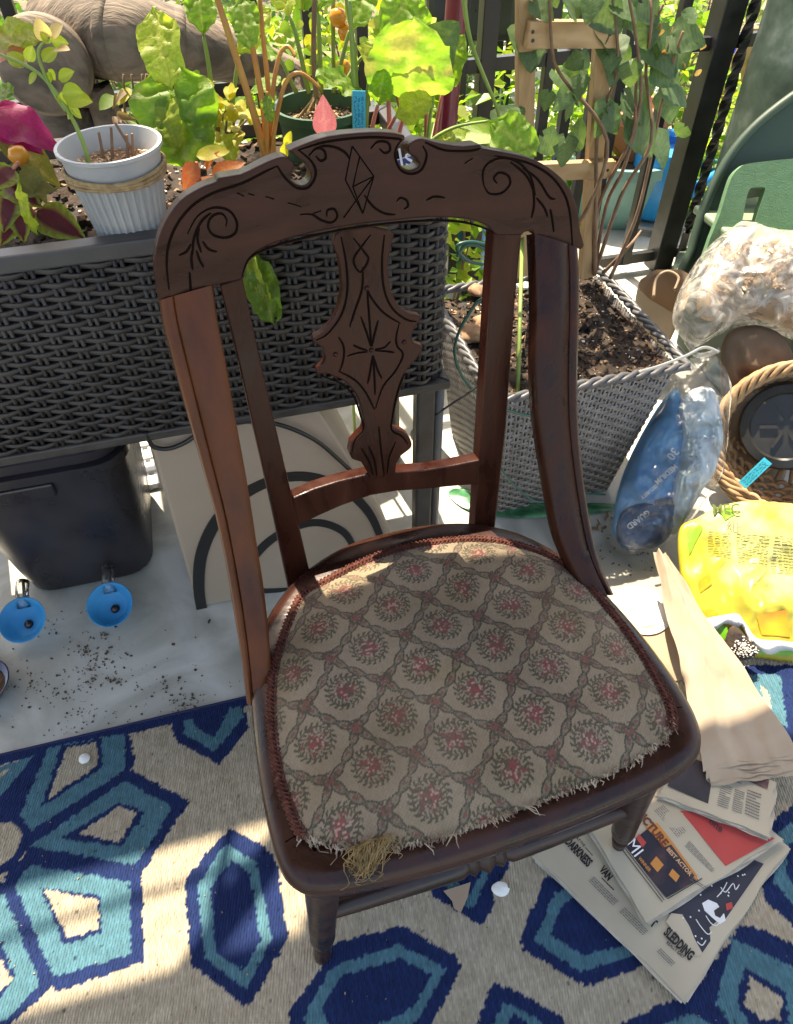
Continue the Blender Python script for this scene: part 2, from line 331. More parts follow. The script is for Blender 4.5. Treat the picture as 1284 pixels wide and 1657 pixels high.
# ------------------------------------------------------------------ setting: ground, floor, path
def ground_fn(s, t):
    x = -14+28*s; y = 1.9+22*t; return (x, y, -.17+.05*nz(x, y, 0, 1.1)+.02*nz(x, y, 3, 5))
mb = MB(); mb.grid(ground_fn, 90, 90); struct(mb.build('ground', M['earth'], smooth=True))
mb = MB(); X0, X1 = -4.0, 4.0
edge_y = lambda x: 2.22+PHI*x
mb.prism([A(X0, -3, -.16), A(X1, -3, -.16), A(X1, edge_y(X1), -.16), A(X0, edge_y(X0), -.16)], (0, 0, .16))
struct(mb.build('floor', M['floor'], bevel=.006))
mb = MB()
mb.grid(lambda s, t: (-.3+1.5*s+1.2*t, 3.0+6*t, -.10+.02*nz(s*9, t*9)), 20, 30); struct(mb.build('path', M['path'], smooth=True))

# pale slotted boards of the drain strip on the floor behind the planter
def drain_board(px, label):
    P = [atz(u, v, .0) for u, v in px]
    c = sum(P)/4; t = thing('drain_board', label, 'drain board', (c[0], c[1], 0), 'white drain boards')
    a, b, c2, d = P
    fr = MB(); L = lambda s, q: (a*(1-s)+b*s)*(1-q)+(d*(1-s)+c2*s)*q
    for i in range(5):
        q0 = i/5; q1 = q0+.13
        fr.prism([L(0, q0)+A(0, 0, .004), L(1, q0)+A(0, 0, .004), L(1, q1)+A(0, 0, .004), L(0, q1)+A(0, 0, .004)], (0, 0, .014))
    for s0 in (0, .31, .62, .9):
        fr.prism([L(s0, 0)+A(0, 0, .001), L(s0+.1, 0)+A(0, 0, .001), L(s0+.1, .93)+A(0, 0, .001), L(s0, .93)+A(0, 0, .001)], (0, 0, .012))
    fr.build('grille', M['white_paint'], t); return t
drain_board([(214, 800), (262, 790), (235, 690), (190, 700)], 'white slotted drain board on the floor between black tub and beige box')

# unseen board roof added overhead to shape the light (its shade falls on the chair, its gap lets the light patch onto the rug)
RZ = 2.08; KX, KY = -sdir.x/sdir.z, -sdir.y/sdir.z           # shift of a shadow per metre of height
def roofpt(x, y, z=RZ): return A(x-RZ*KX, y-RZ*KY, z)
pr = thing('shade_roof', 'unseen board roof added above the chair to shape its shade', 'added shade roof', (0, -1, RZ))
def board(x0, x1, w0, w1, name='shade_board'):
    # strip in rug-aligned coordinates: x along the edge, w across it (floor shadow position y = w + tan(phi) x)
    k = math.tan(PHI); b = MB(); b.prism([roofpt(x0, w0+k*x0), roofpt(x1, w0+k*x1), roofpt(x1, w1+k*x1), roofpt(x0, w1+k*x0)], (0, 0, .02)); return b.build(name, M['roof'], pr)
W_EDGE = .312
ws = np.arange(-1.17, .28, .145)
for w in ws[:-1]: board(-3, 3.2, w, w+.1435)
wl0 = ws[-1]; GAP0, GAP1 = .292, .468
board(-3, 3.2, wl0, GAP0-.001) if GAP0-wl0 > .01 else None
board(-.145, 3.2, GAP0, W_EDGE); board(.40, 3.2, W_EDGE+.001, .372)
board(-3, -.615, GAP0, GAP1)
board(-3, -.145, GAP1+.001, .665)
b = MB()                                                     # battens added across the gap to cast bars in the light patch
k = math.tan(PHI)
b.bar(roofpt(-.62, .385+k*-.62, RZ-.01), roofpt(-.14, .405+k*-.14, RZ-.01), .008, .008)
b.bar(roofpt(-.272, .29+k*-.27, RZ-.02), roofpt(-.262, .47+k*-.26, RZ-.02), .018, .008)
b.build('batten', M['roof'], pr)
b = MB()
arc = [roofpt(x, y, RZ-.03) for x, y in [(-.16, .40), (-.20, .33), (-.235, .28), (-.27, .22), (-.31, .17)]]
arc2 = [p for p in catmull(arc, 5)]
b.tube(arc2, [.028-.02*abs(i/len(arc2)-.4) for i in range(len(arc2))], 8); b.build('shadow_arc', M['roof'], pr)  # tube added out of view for a curved shadow in the light patch
for xx, yy in [(-2.6, -1.5), (2.9, -1.5)]:
    b = MB(); b.box((xx, yy, RZ/2), (.09, .09, RZ)); b.build('post', M['roof'], pr)  # posts of the added roof, also out of view

# ------------------------------------------------------------------ the antique chair
chair = thing('antique_chair', 'dark carved antique wooden side chair with worn floral tapestry seat', 'chair', CO)
def b_post(z):
    zs = [.38, .415, .45, .50, .56, .64, .72, .80, .93]; bs = [.185, .205, .240, .287, .325, .368, .408, .4516, .475]
    return float(np.interp(z, zs, bs))
def b_flat(z): return .385+.18*(z-.43)
def onsurf(u, v, bf, off=0.):
    d = ray(u, v); lo, hi = .35, 2.2
    def g(t): a, b, z = cl(CAMP+t*d); return b-bf(z)-off
    for _ in range(50):
        mid = (lo+hi)/2
        if g(mid) < 0: lo = mid
        else: hi = mid
    return CAMP+lo*d
BN = nrm(EY-.18*UP)                                   # back's normal, away from the sitter
def bk(u, v, off=0.): return onsurf(u, v, b_flat)+BN*off

# outer posts
def post(outer, inner, m, label=None, side=-1):
    o = MB(); O = [onsurf(u, v, b_post) for u, v in outer]; I = [onsurf(u, v, b_post) for u, v in inner]
    O = catmull(O, 4); I = catmull(I, 4); n = 40
    def rs(P):
        L = np.concatenate([[0], np.cumsum([np.linalg.norm(P[i+1]-P[i]) for i in range(len(P)-1)])]); q = np.linspace(0, L[-1], n)
        return [A(*[np.interp(x, L, [p[k] for p in P]) for k in range(3)]) for x in q]
    O = rs(O); I = rs(I); secs = []
    for i in range(n):
        t = nrm(O[min(i+1, n-1)]-O[max(i-1, 0)]); w = I[i]-O[i]; N = nrm(np.cross(w, t)); N = N if N @ EY > 0 else -N
        D = .026; X = lambda s, h: O[i]+w*s+N*h
        secs.append([X(.02, .006), X(.06, .0015), X(.16, -.001), X(.24, .0), X(.27, .0022), X(.30, -.0004), X(.55, -.003), X(.86, -.0012), X(.97, .001), X(1, .004), X(1, D-.004), X(.95, D), X(.08, D), X(0, D-.006), X(0, .012)])
    o.loft(secs); return o.build('back_post', m, chair, smooth=True, label=label, sharp=50)
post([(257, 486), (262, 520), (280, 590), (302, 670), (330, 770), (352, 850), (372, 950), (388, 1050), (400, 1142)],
     [(345, 461), (353, 520), (368, 600), (384, 690), (402, 790), (416, 880), (430, 970), (438, 1060), (440, 1138)], M['wood_lighter'], 'lighter back post')
post([(940, 402), (943, 450), (942, 530), (940, 610), (941, 690), (947, 760), (957, 830), (972, 905), (997, 962)],
     [(866, 378), (868, 430), (870, 510), (868, 590), (871, 670), (879, 730), (893, 810), (909, 880), (950, 968)], M['wood'])

# crest rail
crest_px = [(256, 487), (249, 440), (252, 400), (266, 360), (291, 325), (325, 303), (350, 293), (353, 287), (390, 281), (430, 262), (455, 253), (469, 257), (476, 268), (473, 280), (470, 288), (478, 297), (490, 300), (500, 294), (504, 283), (497, 268), (484, 257), (467, 243), (480, 237), (530, 220), (600, 213), (640, 215), (656, 219), (655, 226), (645, 237), (642, 250), (646, 264), (657, 274), (671, 274), (680, 266), (675, 257), (664, 250), (661, 238), (668, 228), (684, 224), (712, 231), (750, 236), (777, 233), (780, 239), (820, 246), (865, 258), (900, 280), (923, 305), (934, 337), (939, 372), (941, 404), (866, 382), (862, 373), (848, 376), (845, 381), (803, 381), (790, 367), (765, 357), (735, 353), (690, 352), (640, 357), (590, 362), (540, 370), (500, 378), (455, 390), (425, 402), (405, 418), (396, 438), (391, 453), (330, 466)]
def smoothpx(px, sharp=()):
    P = catmull([A(*p) for p in px], 3, True); return P
cpx = [tuple(p) for p in crest_px[:1]+[p for p in crest_px[1:]]]
def dens(px, smooth_rng, n=3):
    # Catmull-Rom along the stretches in smooth_rng, straight elsewhere
    out = []; m = len(px)
    for i in range(m):
        p0, p1, p2, p3 = [A(*px[(i+k) % m]) for k in (-1, 0, 1, 2)]
        if any(a <= i < b for a, b in smooth_rng):
            for q in range(n):
                t = q/n; out.append(.5*((2*p1)+(-p0+p2)*t+(2*p0-5*p1+4*p2-p3)*t*t+(-p0+3*p1-3*p2+p3)*t**3))
        else: out.append(p1)
    return out
cp = dens(crest_px, [(1, 6), (8, 20), (22, 25), (27, 40), (43, 49), (55, 67)])
o = MB(); o.prism([bk(u, v, -.0008) for u, v in cp], BN*.025); crest = o.build('crest_rail', M['wood_h'], chair, bevel=.0055)
def grooves(name, lines, parent, r=.00125, off=-.0010, n=4, closed=False):
    o = MB()
    for ln in lines:
        P = [bk(u, v, off) for u, v in ln]; P = catmull(P, n) if len(P) > 2 else P
        k = len(P); o.tube(P, [r*(.45+.55*min(1, 4*min(i, k-1-i)/max(k-1, 1)+.2)) for i in range(k)], 6)
    g_ = o.build(name, M['groove'], parent, smooth=True)
    o = MB()  # second, paler tubes paint a lit edge along the grooves for relief
    for ln in lines:
        P = [bk(u+.9, v+1.5, off+.0004) for u, v in ln]; P = catmull(P, n) if len(P) > 2 else P
        k = len(P); o.tube(P, [r*.6*(.4+.6*min(1, 4*min(i, k-1-i)/max(k-1, 1)+.2)) for i in range(k)], 6)
    o.build('carving_highlight', M['carving_light'], parent, smooth=True, kind='stuff'); return g_
grooves('carving', [
    # left scroll and sprig
    [(304, 378), (320, 350), (345, 336), (370, 340), (383, 358), (381, 376), (366, 384), (346, 380), (337, 366), (343, 350), (358, 345), (367, 355), (366, 366)],
    [(312, 412), (314, 385), (326, 358), (342, 344)], [(326, 408), (320, 388), (322, 368)], [(312, 436), (310, 420), (311, 405)], [(290, 413), (302, 407), (309, 395)], [(352, 407), (338, 403), (328, 390)], [(309, 475), (308, 455), (307, 440)], [(330, 432), (324, 422), (318, 405)],
    # dashes along the left shoulder
    [(384, 312), (395, 317)], [(402, 313), (412, 316)], [(430, 318), (444, 322)], [(466, 328), (487, 334)],
    # scrolls low on the left and right of the centre
    [(486, 347), (505, 347), (520, 356), (537, 360), (546, 350), (541, 338), (530, 340), (529, 350)], [(520, 341), (507, 345)],
    [(642, 326), (648, 320), (658, 324), (660, 333), (654, 338)], [(690, 324), (703, 318), (720, 320)],
    # central diamonds
    [(570, 236), (605, 285)], [(605, 285), (587, 345)], [(587, 345), (559, 291)], [(559, 291), (570, 236)], [(582, 254), (571, 302)], [(571, 302), (587, 345)], [(605, 285), (556, 352)], [(571, 302), (605, 285)],
    [(500, 252), (512, 240), (524, 243), (527, 255), (519, 260), (511, 252)], [(512, 240), (526, 236), (545, 239), (560, 248), (566, 258)], [(590, 316), (604, 334), (622, 345), (640, 347)],
    [(600, 240), (612, 229), (628, 231), (631, 243), (622, 247), (614, 240)],
    # right scroll
    [(783, 300), (781, 280), (790, 264), (812, 255), (838, 262), (858, 284), (866, 316)], [(783, 300), (792, 313), (812, 312), (825, 298), (822, 284), (808, 279), (799, 288), (804, 296)],
    [(826, 262), (850, 282), (862, 305), (864, 322)], [(860, 352), (864, 330), (862, 300)], [(846, 272), (870, 290), (888, 318), (898, 322)], [(868, 320), (880, 335), (886, 350)], [(752, 264), (765, 256)], [(896, 375), (893, 352), (890, 338)],
    # bead lines following the outline
    [(274, 468), (270, 430), (273, 396), (287, 362), (312, 332), (345, 312), (392, 296), (430, 277), (448, 269)],
    [(482, 243), (530, 229), (595, 222), (640, 224), (650, 226)], [(484, 243), (505, 262), (511, 282), (500, 302), (482, 304), (466, 292), (456, 280), (449, 268)],
    [(650, 226), (641, 240), (640, 256), (648, 274), (664, 281), (680, 276), (688, 262), (690, 248), (684, 236)], [(688, 230), (720, 243), (760, 244), (778, 240)],
    [(800, 252), (850, 262), (888, 282), (912, 312), (922, 345), (926, 396)],
    [(392, 448), (402, 420), (425, 405), (470, 390), (560, 370), (660, 358), (735, 357), (780, 367), (798, 378)],
], crest)

# splat
spl = [(543, 379), (552, 373), (600, 366), (629, 372), (638, 380), (634, 396), (629, 425), (632, 465), (644, 492), (662, 507), (681, 511), (682, 516), (672, 530), (667, 545), (672, 556), (685, 560), (684, 567), (675, 580), (660, 597), (648, 620), (638, 660), (636, 692), (650, 696), (662, 706), (667, 720), (662, 728), (650, 737), (642, 750), (640, 768), (602, 776), (592, 760), (585, 748), (570, 743), (565, 732), (568, 715), (580, 702), (588, 690), (584, 660), (574, 635), (555, 615), (530, 605), (514, 605), (513, 598), (524, 588), (527, 576), (523, 564), (507, 553), (506, 547), (525, 535), (543, 512), (552, 480), (553, 450), (549, 420), (540, 395)]
sp = dens(spl, [(4, 9), (12, 14), (17, 21), (22, 25), (35, 39), (42, 44), (47, 51)])
o = MB(); o.prism([bk(u, v, -.0008) for u, v in sp], BN*.013); splat = o.build('splat', M['wood'], chair, bevel=.002)
cx, cy = 601, 566
grooves('carving', [
    [(552, 383), (560, 425), (562, 470), (552, 510), (530, 540), (512, 550)], [(622, 380), (618, 425), (622, 470), (636, 500), (658, 517), (674, 520)],
    [(587, 432), (586, 466), (575, 500), (566, 528)], [(593, 465), (600, 480), (620, 505), (648, 523)], [(548, 545), (556, 560), (556, 580), (550, 600)], [(646, 524), (641, 545), (643, 560), (652, 574), (640, 600), (620, 625), (608, 660)], [(548, 600), (575, 615), (592, 635), (606, 662)],
    [(520, 608), (552, 620), (572, 640), (583, 670), (588, 694), (575, 710), (570, 730)], [(655, 605), (645, 630), (636, 670), (634, 695), (650, 705), (660, 718)],
    [(594, 466), (598, 520), (601, 560)], [(584, 512), (594, 540), (600, 560)], [(612, 518), (606, 540), (602, 560)], [(604, 575), (606, 610), (607, 638)], [(603, 575), (599, 600), (595, 620)], [(604, 575), (611, 598), (618, 612)],
    [(595, 567), (580, 562), (572, 558)], [(595, 569), (578, 571), (562, 576)], [(607, 565), (622, 562), (632, 552)], [(607, 567), (625, 568), (638, 570)],
    [(572, 385), (590, 408), (596, 420), (583, 440), (572, 420), (588, 395), (600, 380)],
    [(613, 690), (617, 730), (622, 770)], [(597, 722), (606, 745), (610, 770)], [(640, 715), (630, 740), (627, 765)], [(585, 725), (598, 748), (604, 768)],
], splat)
o = MB()
for u, v in [(601, 566), (543, 573), (654, 553), (594, 466)]:
    P = bk(u, v, -.0018); o.lathe(P-BN*.0015, [(.0005, 0), (.0022, .0006), (.0028, .002)], 10, axis=BN)
o.build('boss', M['wood'], splat, smooth=True, kind='stuff')

# inner stiles and lower back rail
def stile(Lp, Rp):
    o = MB(); secs = []
    for (l, r) in zip(Lp, Rp):
        p, q = bk(*l), bk(*r); d = BN*.024
        secs.append([p, q, q+d, p+d])
    o.loft(secs); return o.build('inner_stile', M['wood'], chair, bevel=.002)
stile([(357, 462), (398, 640), (437, 810), (474, 985)], [(393, 450), (430, 620), (470, 790), (510, 960)])
stile([(800, 376), (793, 480), (780, 690), (766, 890)], [(845, 376), (835, 480), (820, 690), (798, 888)])
top = [(474, 806), (510, 793), (550, 782), (600, 771), (640, 768), (690, 764), (735, 755), (778, 744)]
bot = [(482, 852), (515, 838), (555, 822), (603, 806), (645, 799), (692, 795), (737, 789), (775, 784)]
o = MB(); secs = []
for i, (a_, b_) in enumerate(zip(top, bot)):
    bow = .006*(1-((i-3.5)/3.5)**2); p, q = bk(*a_, bow), bk(*b_, bow); secs.append([p, q, q+BN*.02, p+BN*.02])
o.loft(secs); o.build('lower_back_rail', M['wood'], chair, bevel=.002)

# seat frame
seat_out = [(-.225, .262), (-.233, .2), (-.238, .13), (-.239, .07), (-.236, .03), (-.226, .006), (-.205, -.008), (-.16, -.017), (-.08, -.023), (0, -.024), (.08, -.022), (.16, -.015), (.205, -.004), (.226, .012), (.237, .04), (.24, .08), (.237, .14), (.228, .2), (.212, .262), (.188, .312), (.155, .352), (.11, .382), (.06, .398), (0, .404), (-.06, .401), (-.11, .385), (-.155, .358), (-.195, .315)]
SO = catmull([A(x, y) for x, y in seat_out], 4, True)
def inset(P, d):
    n = len(P); out = []
    for i in range(n):
        t = P[(i+1) % n]-P[i-1]; nn = A(-t[1], t[0]); nn = nn/np.linalg.norm(nn); out.append(P[i]+nn*d)
    return out
ctr = A(0, .18); ins = inset(SO, .01)
sgn = 1 if np.linalg.norm(ins[0]-ctr) < np.linalg.norm(SO[0]-ctr) else -1
prof = [(.060, .4285), (.034, .4310), (.018, .4315), (.008, .4285), (.002, .422), (.0, .413), (.0015, .404), (.006, .398), (.008, .391), (.009, .372), (.013, .368), (.060, .368)]
o = MB(); rings = [[cw(p[0], p[1], z) for p in inset(SO, sgn*d)] for d, z in prof]
n = len(SO); m = len(prof); V = [p for r in rings for p in r]
o.add(V, [(j*n+i, j*n+(i+1) % n, ((j+1) % m)*n+(i+1) % n, ((j+1) % m)*n+i) for j in range(m) for i in range(n)])
frame = o.build('seat_frame', M['wood_frame'], chair, smooth=True, sharp=45)
o = MB(); o.prism([cw(p[0], p[1], .405) for p in inset(SO, sgn*.05)[::3]], (0, 0, .012)); o.build('seat_board', M['wood_black'], chair)
o = MB()                                              # joint lines of the frame
for (a0, b0, a1, b1) in [(-.224, .043, -.19, .052), (.222, .051, .20, .055)]:
    o = MB(); o.tube([cw(a0, b0, .4312), cw(a1, b1, .4308)], .0008, 5); o.build('joint', M['groove'], frame)

# tapestry seat
cush = [(-.150, .334), (-.176, .292), (-.200, .235), (-.212, .18), (-.218, .115), (-.214, .07), (-.206, .040), (-.185, .026), (-.15, .010), (-.094, .000), (-.04, -.001), (.016, .001), (.07, .003), (.114, .007), (.155, .015), (.190, .026), (.206, .05), (.211, .09), (.212, .14), (.206, .195), (.197, .245), (.18, .288), (.152, .322), (.115, .347), (.08, .360), (.04, .368), (0, .371), (-.045, .368), (-.085, .358), (-.12, .347)]
cush = [(a*(1-.03*max(0, b-.2)/.17), b-.013*max(0, b-.2)/.17) for a, b in cush]
CS = [tuple(p) for p in catmull([A(x, y) for x, y in cush], 5, True)]
h = .0011; ga = np.arange(-.226, .222, h); gb = np.arange(-.010, .378, h); GX, GY = np.meshgrid(ga, gb)
dist = dpoly(GX, GY, CS); ins_ = inpoly(GX, GY, CS); sd_ = np.where(ins_, dist, -dist)
ny, nx = GX.shape
jit = rng.random((ny, nx))
keep = sd_ > np.where(GY < .04, -.004*jit, 0.0)
zz = .4335+.016*np.clip(sd_/.045, 0, 1)**.6+.008*np.clip(sd_/.16, 0, 1)
lump = np.array([[nz(x, y, 0, 9)*.0028+nz(x, y, 5, 26)*.0009 for x in ga[::6]] for y in gb[::6]])
iy = np.clip(np.arange(ny)/6, 0, lump.shape[0]-1.001); ix = np.clip(np.arange(nx)/6, 0, lump.shape[1]-1.001)
y0 = iy.astype(int); x0 = ix.astype(int); fy = (iy-y0)[:, None]; fx = (ix-x0)[None]
lu = lump[y0][:, x0]*(1-fy)*(1-fx)+lump[y0+1][:, x0]*fy*(1-fx)+lump[y0][:, x0+1]*(1-fy)*fx+lump[y0+1][:, x0+1]*fy*fx
zz = zz+lu
# printed/woven pattern, in lattice coordinates
U1 = A(.0478, -.0442); U2 = A(-.0418, -.0458); Mi = np.linalg.inv(np.array([[U1[0], U2[0]], [U1[1], U2[1]]]))
warpx = GX+.0015*np.sin(GY*60)+lu*.6; warpy = GY+.0015*np.sin(GX*55)
PX_ = Mi[0, 0]*(warpx+.089)+Mi[0, 1]*(warpy-.216); QX_ = Mi[1, 0]*(warpx+.089)+Mi[1, 1]*(warpy-.216)
ip, iq = np.round(PX_), np.round(QX_); fp, fq = PX_-ip, QX_-iq
mx_ = fp*U1[0]+fq*U2[0]; my_ = fp*U1[1]+fq*U2[1]
def hashn(a, b, k=0.): return np.modf(np.abs(np.sin(a*12.9898+b*78.233+k*37.719)*43758.5453))[0]
cellA = np.floor(GX/.0022); cellB = np.floor(GY/.0022); hn = hashn(cellA, cellB); hn2 = hashn(cellA, cellB, 3); hn3 = hashn(np.floor(GX/.0011), np.floor(GY/.0011), 5)
base = np.ones((ny, nx, 3))*A(.282, .222, .158)
base *= (1+.14*(hashn(np.floor(GX/.0022), np.floor(GY/.0033), 1)-.5))[..., None]
rr = np.hypot(mx_, my_*1.0); an = np.arctan2(my_, mx_)
def paint(mask, c, a=1.):
    mm = (mask*a)[..., None] if mask.dtype != bool else mask[..., None]*a
    base[:] = base*(1-mm)+np.asarray(c)*mm
# leafy ring
R_ = .0174; ring = rr-R_; aring = np.abs(ring)
lf = np.sin(an*20+ring*620*np.sign(ring))
paint((aring < .0052) & (lf > .05) & (hn3 > .08) & (aring > .0007), (.072, .068, .046), .95)
paint((aring < .0010) & (hn3 > .15), (.085, .078, .05), .95)
# bouquet
bq = rr*(1+.22*np.sin(an*5+ip*1.7+iq)+.12*np.sin(an*9+iq)); core = bq < .0120
paint(core & (hn > .30), (.20, .155, .11), .75)
paint(core & (hn > .46) & (hn2 < .60), (.22, .060, .060), .9)
paint(core & (hn < .42), (.085, .072, .05), .9)
paint((bq < .0062) & (hn2 > .46), (.27, .060, .065), .85)
paint((bq < .0095) & (hn2 > .80), (.40, .27, .22), .9)
# ribbons: chains of lozenges along both lattice directions, through the cell corners
L1 = np.linalg.norm(U1); L2 = np.linalg.norm(U2)
pp = PX_-.5-np.floor(PX_-.5); qq = QX_-.5-np.floor(QX_-.5)        # 0..1 between the corners
def ribbon(d, s, wid):
    e = np.abs(np.sin(s*math.pi*3)); w = wid*(.42+.58*e); ad = np.abs(d)
    paint((ad < w) & (hn3 > .05), (.128, .110, .079), .9)
    paint((ad < w) & (ad > w-.0017) & (hn3 > .08), (.062, .057, .042), .95)
    paint((ad < w*.5) & (e > .55) & (hn2 > .2), (.225, .180, .130), .85)
    paint((ad < w*.34) & (e > .86) & (hn > .3), (.19, .072, .062), .85)
sag = .07*4*pp*(1-pp)
dq = (qq-sag); dq = dq-np.round(dq); ribbon(dq*L2*.98, pp, .0054)
sg2 = .07*4*qq*(1-qq); dp = pp-sg2; dp = dp-np.round(dp); ribbon(dp*L1*.98, qq, .0054)
ncx = pp-np.round(pp); ncy = qq-np.round(qq); nd = np.hypot(ncx*U1[0]+ncy*U2[0], ncx*U1[1]+ncy*U2[1])
paint((nd < .0098) & (hn < .62), (.078, .070, .05), .92); paint((nd < .0056) & (hn2 > .35), (.22, .08, .07), .9)
# stains and wear
st = np.array([[nz(x, y, 9, 8) for x in ga[::6]] for y in gb[::6]]); sv = st[y0][:, x0]*(1-fy)*(1-fx)+st[y0+1][:, x0]*fy*(1-fx)+st[y0][:, x0+1]*(1-fy)*fx+st[y0+1][:, x0+1]*fy*fx
yl = np.clip(sv*2.2, 0, 1)[..., None]*np.clip((GY-.08)/.2, 0, 1)[..., None]; base = base*(1-yl*.30)+base*A(1.1, .92, .55)*yl*.30*1.0
dirt = np.clip(-sv*2.0, 0, 1)[..., None]; base *= 1-.26*dirt
fade = np.clip(sv*1.4+.15, 0, 1)[..., None]; base = base*(1-.16*fade)+A(.345, .275, .2)*.16*fade
base *= (1+.10*((np.floor(GX/.0022)+np.floor(GY/.0022)) % 2-.5))[..., None]
zz = zz+.0004*((np.floor(GX/.0022)+np.floor(GY/.0022)) % 2)
edge = np.clip(1-sd_/.008, 0, 1)[..., None]*(GY < .05)[..., None]; base = base*(1-.45*edge*(hn3[..., None] > .5))
idx = np.arange(ny*nx).reshape(ny, nx); kq = keep[:-1, :-1] & keep[1:, :-1] & keep[:-1, 1:] & keep[1:, 1:]
fc = np.stack([idx[:-1, :-1][kq], idx[:-1, 1:][kq], idx[1:, 1:][kq], idx[1:, :-1][kq]], 1)
Wv = CO[None, None]+GX[..., None]*EX+GY[..., None]*EY+zz[..., None]*UP
used = np.unique(fc); remap = -np.ones(ny*nx, int); remap[used] = np.arange(len(used))
seat = npmesh('seat_cover', Wv.reshape(-1, 3)[used], remap[fc], base.reshape(-1, 3)[used], M['fabric'], chair)
# padding below the cover
o = MB(); n = len(CS); pin = inset([A(*p) for p in CS], 0)
o.loft([[cw(p[0]*.985, .18+(p[1]-.18)*.97, z) for p in CS] for z in (.416, .4345)]); o.build('seat_padding', M['stuff'] if 'stuff' in M else M['fray'], chair)
# braid along the sides and back: two rows of loops
o = MB(); path = [A(*p) for p in CS]
rotk = [i for i, p in enumerate(path) if p[1] < .034 and p[0] < 0]
i0 = max(range(len(path)), key=lambda i: -abs(path[i][1]-.040)-(0 if path[i][0] < 0 else 9)); i1 = max(range(len(path)), key=lambda i: -abs(path[i][1]-.030)-(0 if path[i][0] > 0 else 9))
seq = []; i = i0
while i != i1: seq.append(path[i]); i = (i-1) % len(path)
seq.append(path[i1])
Ls = np.concatenate([[0], np.cumsum([np.linalg.norm(seq[i+1]-seq[i]) for i in range(len(seq)-1)])])
N_ = int(Ls[-1]/.0052)
for k in range(N_):
    s = (k+.5)/N_*Ls[-1]; p = A(np.interp(s, Ls, [q[0] for q in seq]), np.interp(s, Ls, [q[1] for q in seq])); p2 = A(np.interp(s+.001, Ls, [q[0] for q in seq]), np.interp(s+.001, Ls, [q[1] for q in seq]))
    t = p2-p; t = t/(np.linalg.norm(t)+1e-9) if np.linalg.norm(t) > 1e-8 else A(0, 1); nn = A(-t[1], t[0]); nn = -nn if (p+nn*.01-ctr) @ (p+nn*.01-ctr) > (p-ctr) @ (p-ctr) else nn
    jz = random.uniform(-.0006, .0006); jt = random.uniform(-.0006, .0006)
    for cc, rad in ((-.0016, .0031), (.0036, .0029)):
        c = p+nn*(cc)+t*jt; ring_ = []
        for q in range(9):
            a = 2*math.pi*q/8+.4; w = c+t*math.cos(a)*rad*.8+nn*math.sin(a)*rad; z = .4375+.003*max(0, min(1, (cc+.004)/.01))+.0015*math.sin(a*2)+jz
            ring_.append(cw(w[0], w[1], z))
        o.tube(ring_, .00092, 5, cap=False)
core = []
for k in range(140):
    s = k/139*Ls[-1]; core.append(cw(np.interp(s, Ls, [q[0] for q in seq]), np.interp(s, Ls, [q[1] for q in seq]), .437))
o.tube(core, .0042, 6, flat=.55); o.build('braid_trim', M['braid'], chair, smooth=True, kind='stuff')
# frayed front edge
o = MB(); front = [p for p in path if p[1] < .045]
for k in range(300):
    p = front[int((random.random()+.06*math.sin(k*.9)) % 1*len(front))]; a = p[0]+random.uniform(-.006, .006); b = p[1]+random.uniform(-.001, .003)
    d = A(random.gauss(0, .6), -1, random.gauss(-.1, .5)); L = random.uniform(.0015, .0065)*(2.6 if random.random() < .07 else 1)
    P0 = cw(a, b, .4385+random.uniform(-.002, .002)); Q = P0+(d[0]*EX+d[1]*EY+d[2]*UP)*L*.6; R_ = Q+(random.gauss(0, .5)*EX-.6*EY+random.gauss(-.5, .4)*UP)*L*.5; R_[2] = max(R_[2], .4335)
    o.tube([P0, Q, R_], [.0007, .0006, .0003], 4)
o.build('frayed_edge', M['fray'], chair, kind='stuff')
# horsehair tuft
lerp3_ = lambda a, b, t: a*(1-t)+b*t
o = MB(); c0 = atz(607, 1368, .442); c1 = atz(588, 1410, .432)
for k in range(300):
    s = random.gauss(0, .011); p0 = c0+EX*random.gauss(0, .007)+EY*.006; p2 = lerp3_(c0, c1, random.uniform(.40, 1.05))+EX*random.gauss(0, .007)+EY*random.gauss(0, .004); 
    pm = (p0+p2)/2+EX*random.gauss(0, .009)+UP*random.uniform(.002, .011); p2[2] = random.uniform(.425, .437)
    o.tube(catmull([p0, pm, p2, p2+EX*random.gauss(0, .005)+EY*random.gauss(0, .003)+UP*random.uniform(-.001, .004)], 3), .00033, 3, cap=False)
o.build('stuffing_tuft', M['hair'], chair, kind='stuff')

# legs
def turned(p0, p1, prof, name, m=M['wood_black'], n=20):
    o = MB(); p0 = np.asarray(p0, float); p1 = np.asarray(p1, float); L = np.linalg.norm(p1-p0)
    o.lathe(p0, [(r, t*L) for t, r in prof], n, axis=p1-p0); return o.build(name, m, chair, smooth=True, sharp=60)
legp = [(0, .0115), (.014, .0142), (.05, .0146), (.085, .0118), (.125, .0108), (.14, .0140), (.152, .0150), (.164, .0138), (.172, .0112), (.19, .0130), (.215, .0186), (.245, .0205), (.30, .0205), (.45, .0218), (.62, .0240), (.78, .0258), (.815, .0258), (.825, .0292), (.845, .0296), (.858, .0258), (.875, .0288), (1, .029)]
FLf, FLt = cw(-.228, .030, 0), cw(-.192, .040, .385); FRf, FRt = cw(.232, .030, 0), cw(.195, .040, .385)
legp = [(t_, r_*(.82 if t_ < .8 else .90)) for t_, r_ in legp]
turned(FLf, FLt, legp, 'front_leg'); turned(FRf, FRt, legp, 'front_leg')
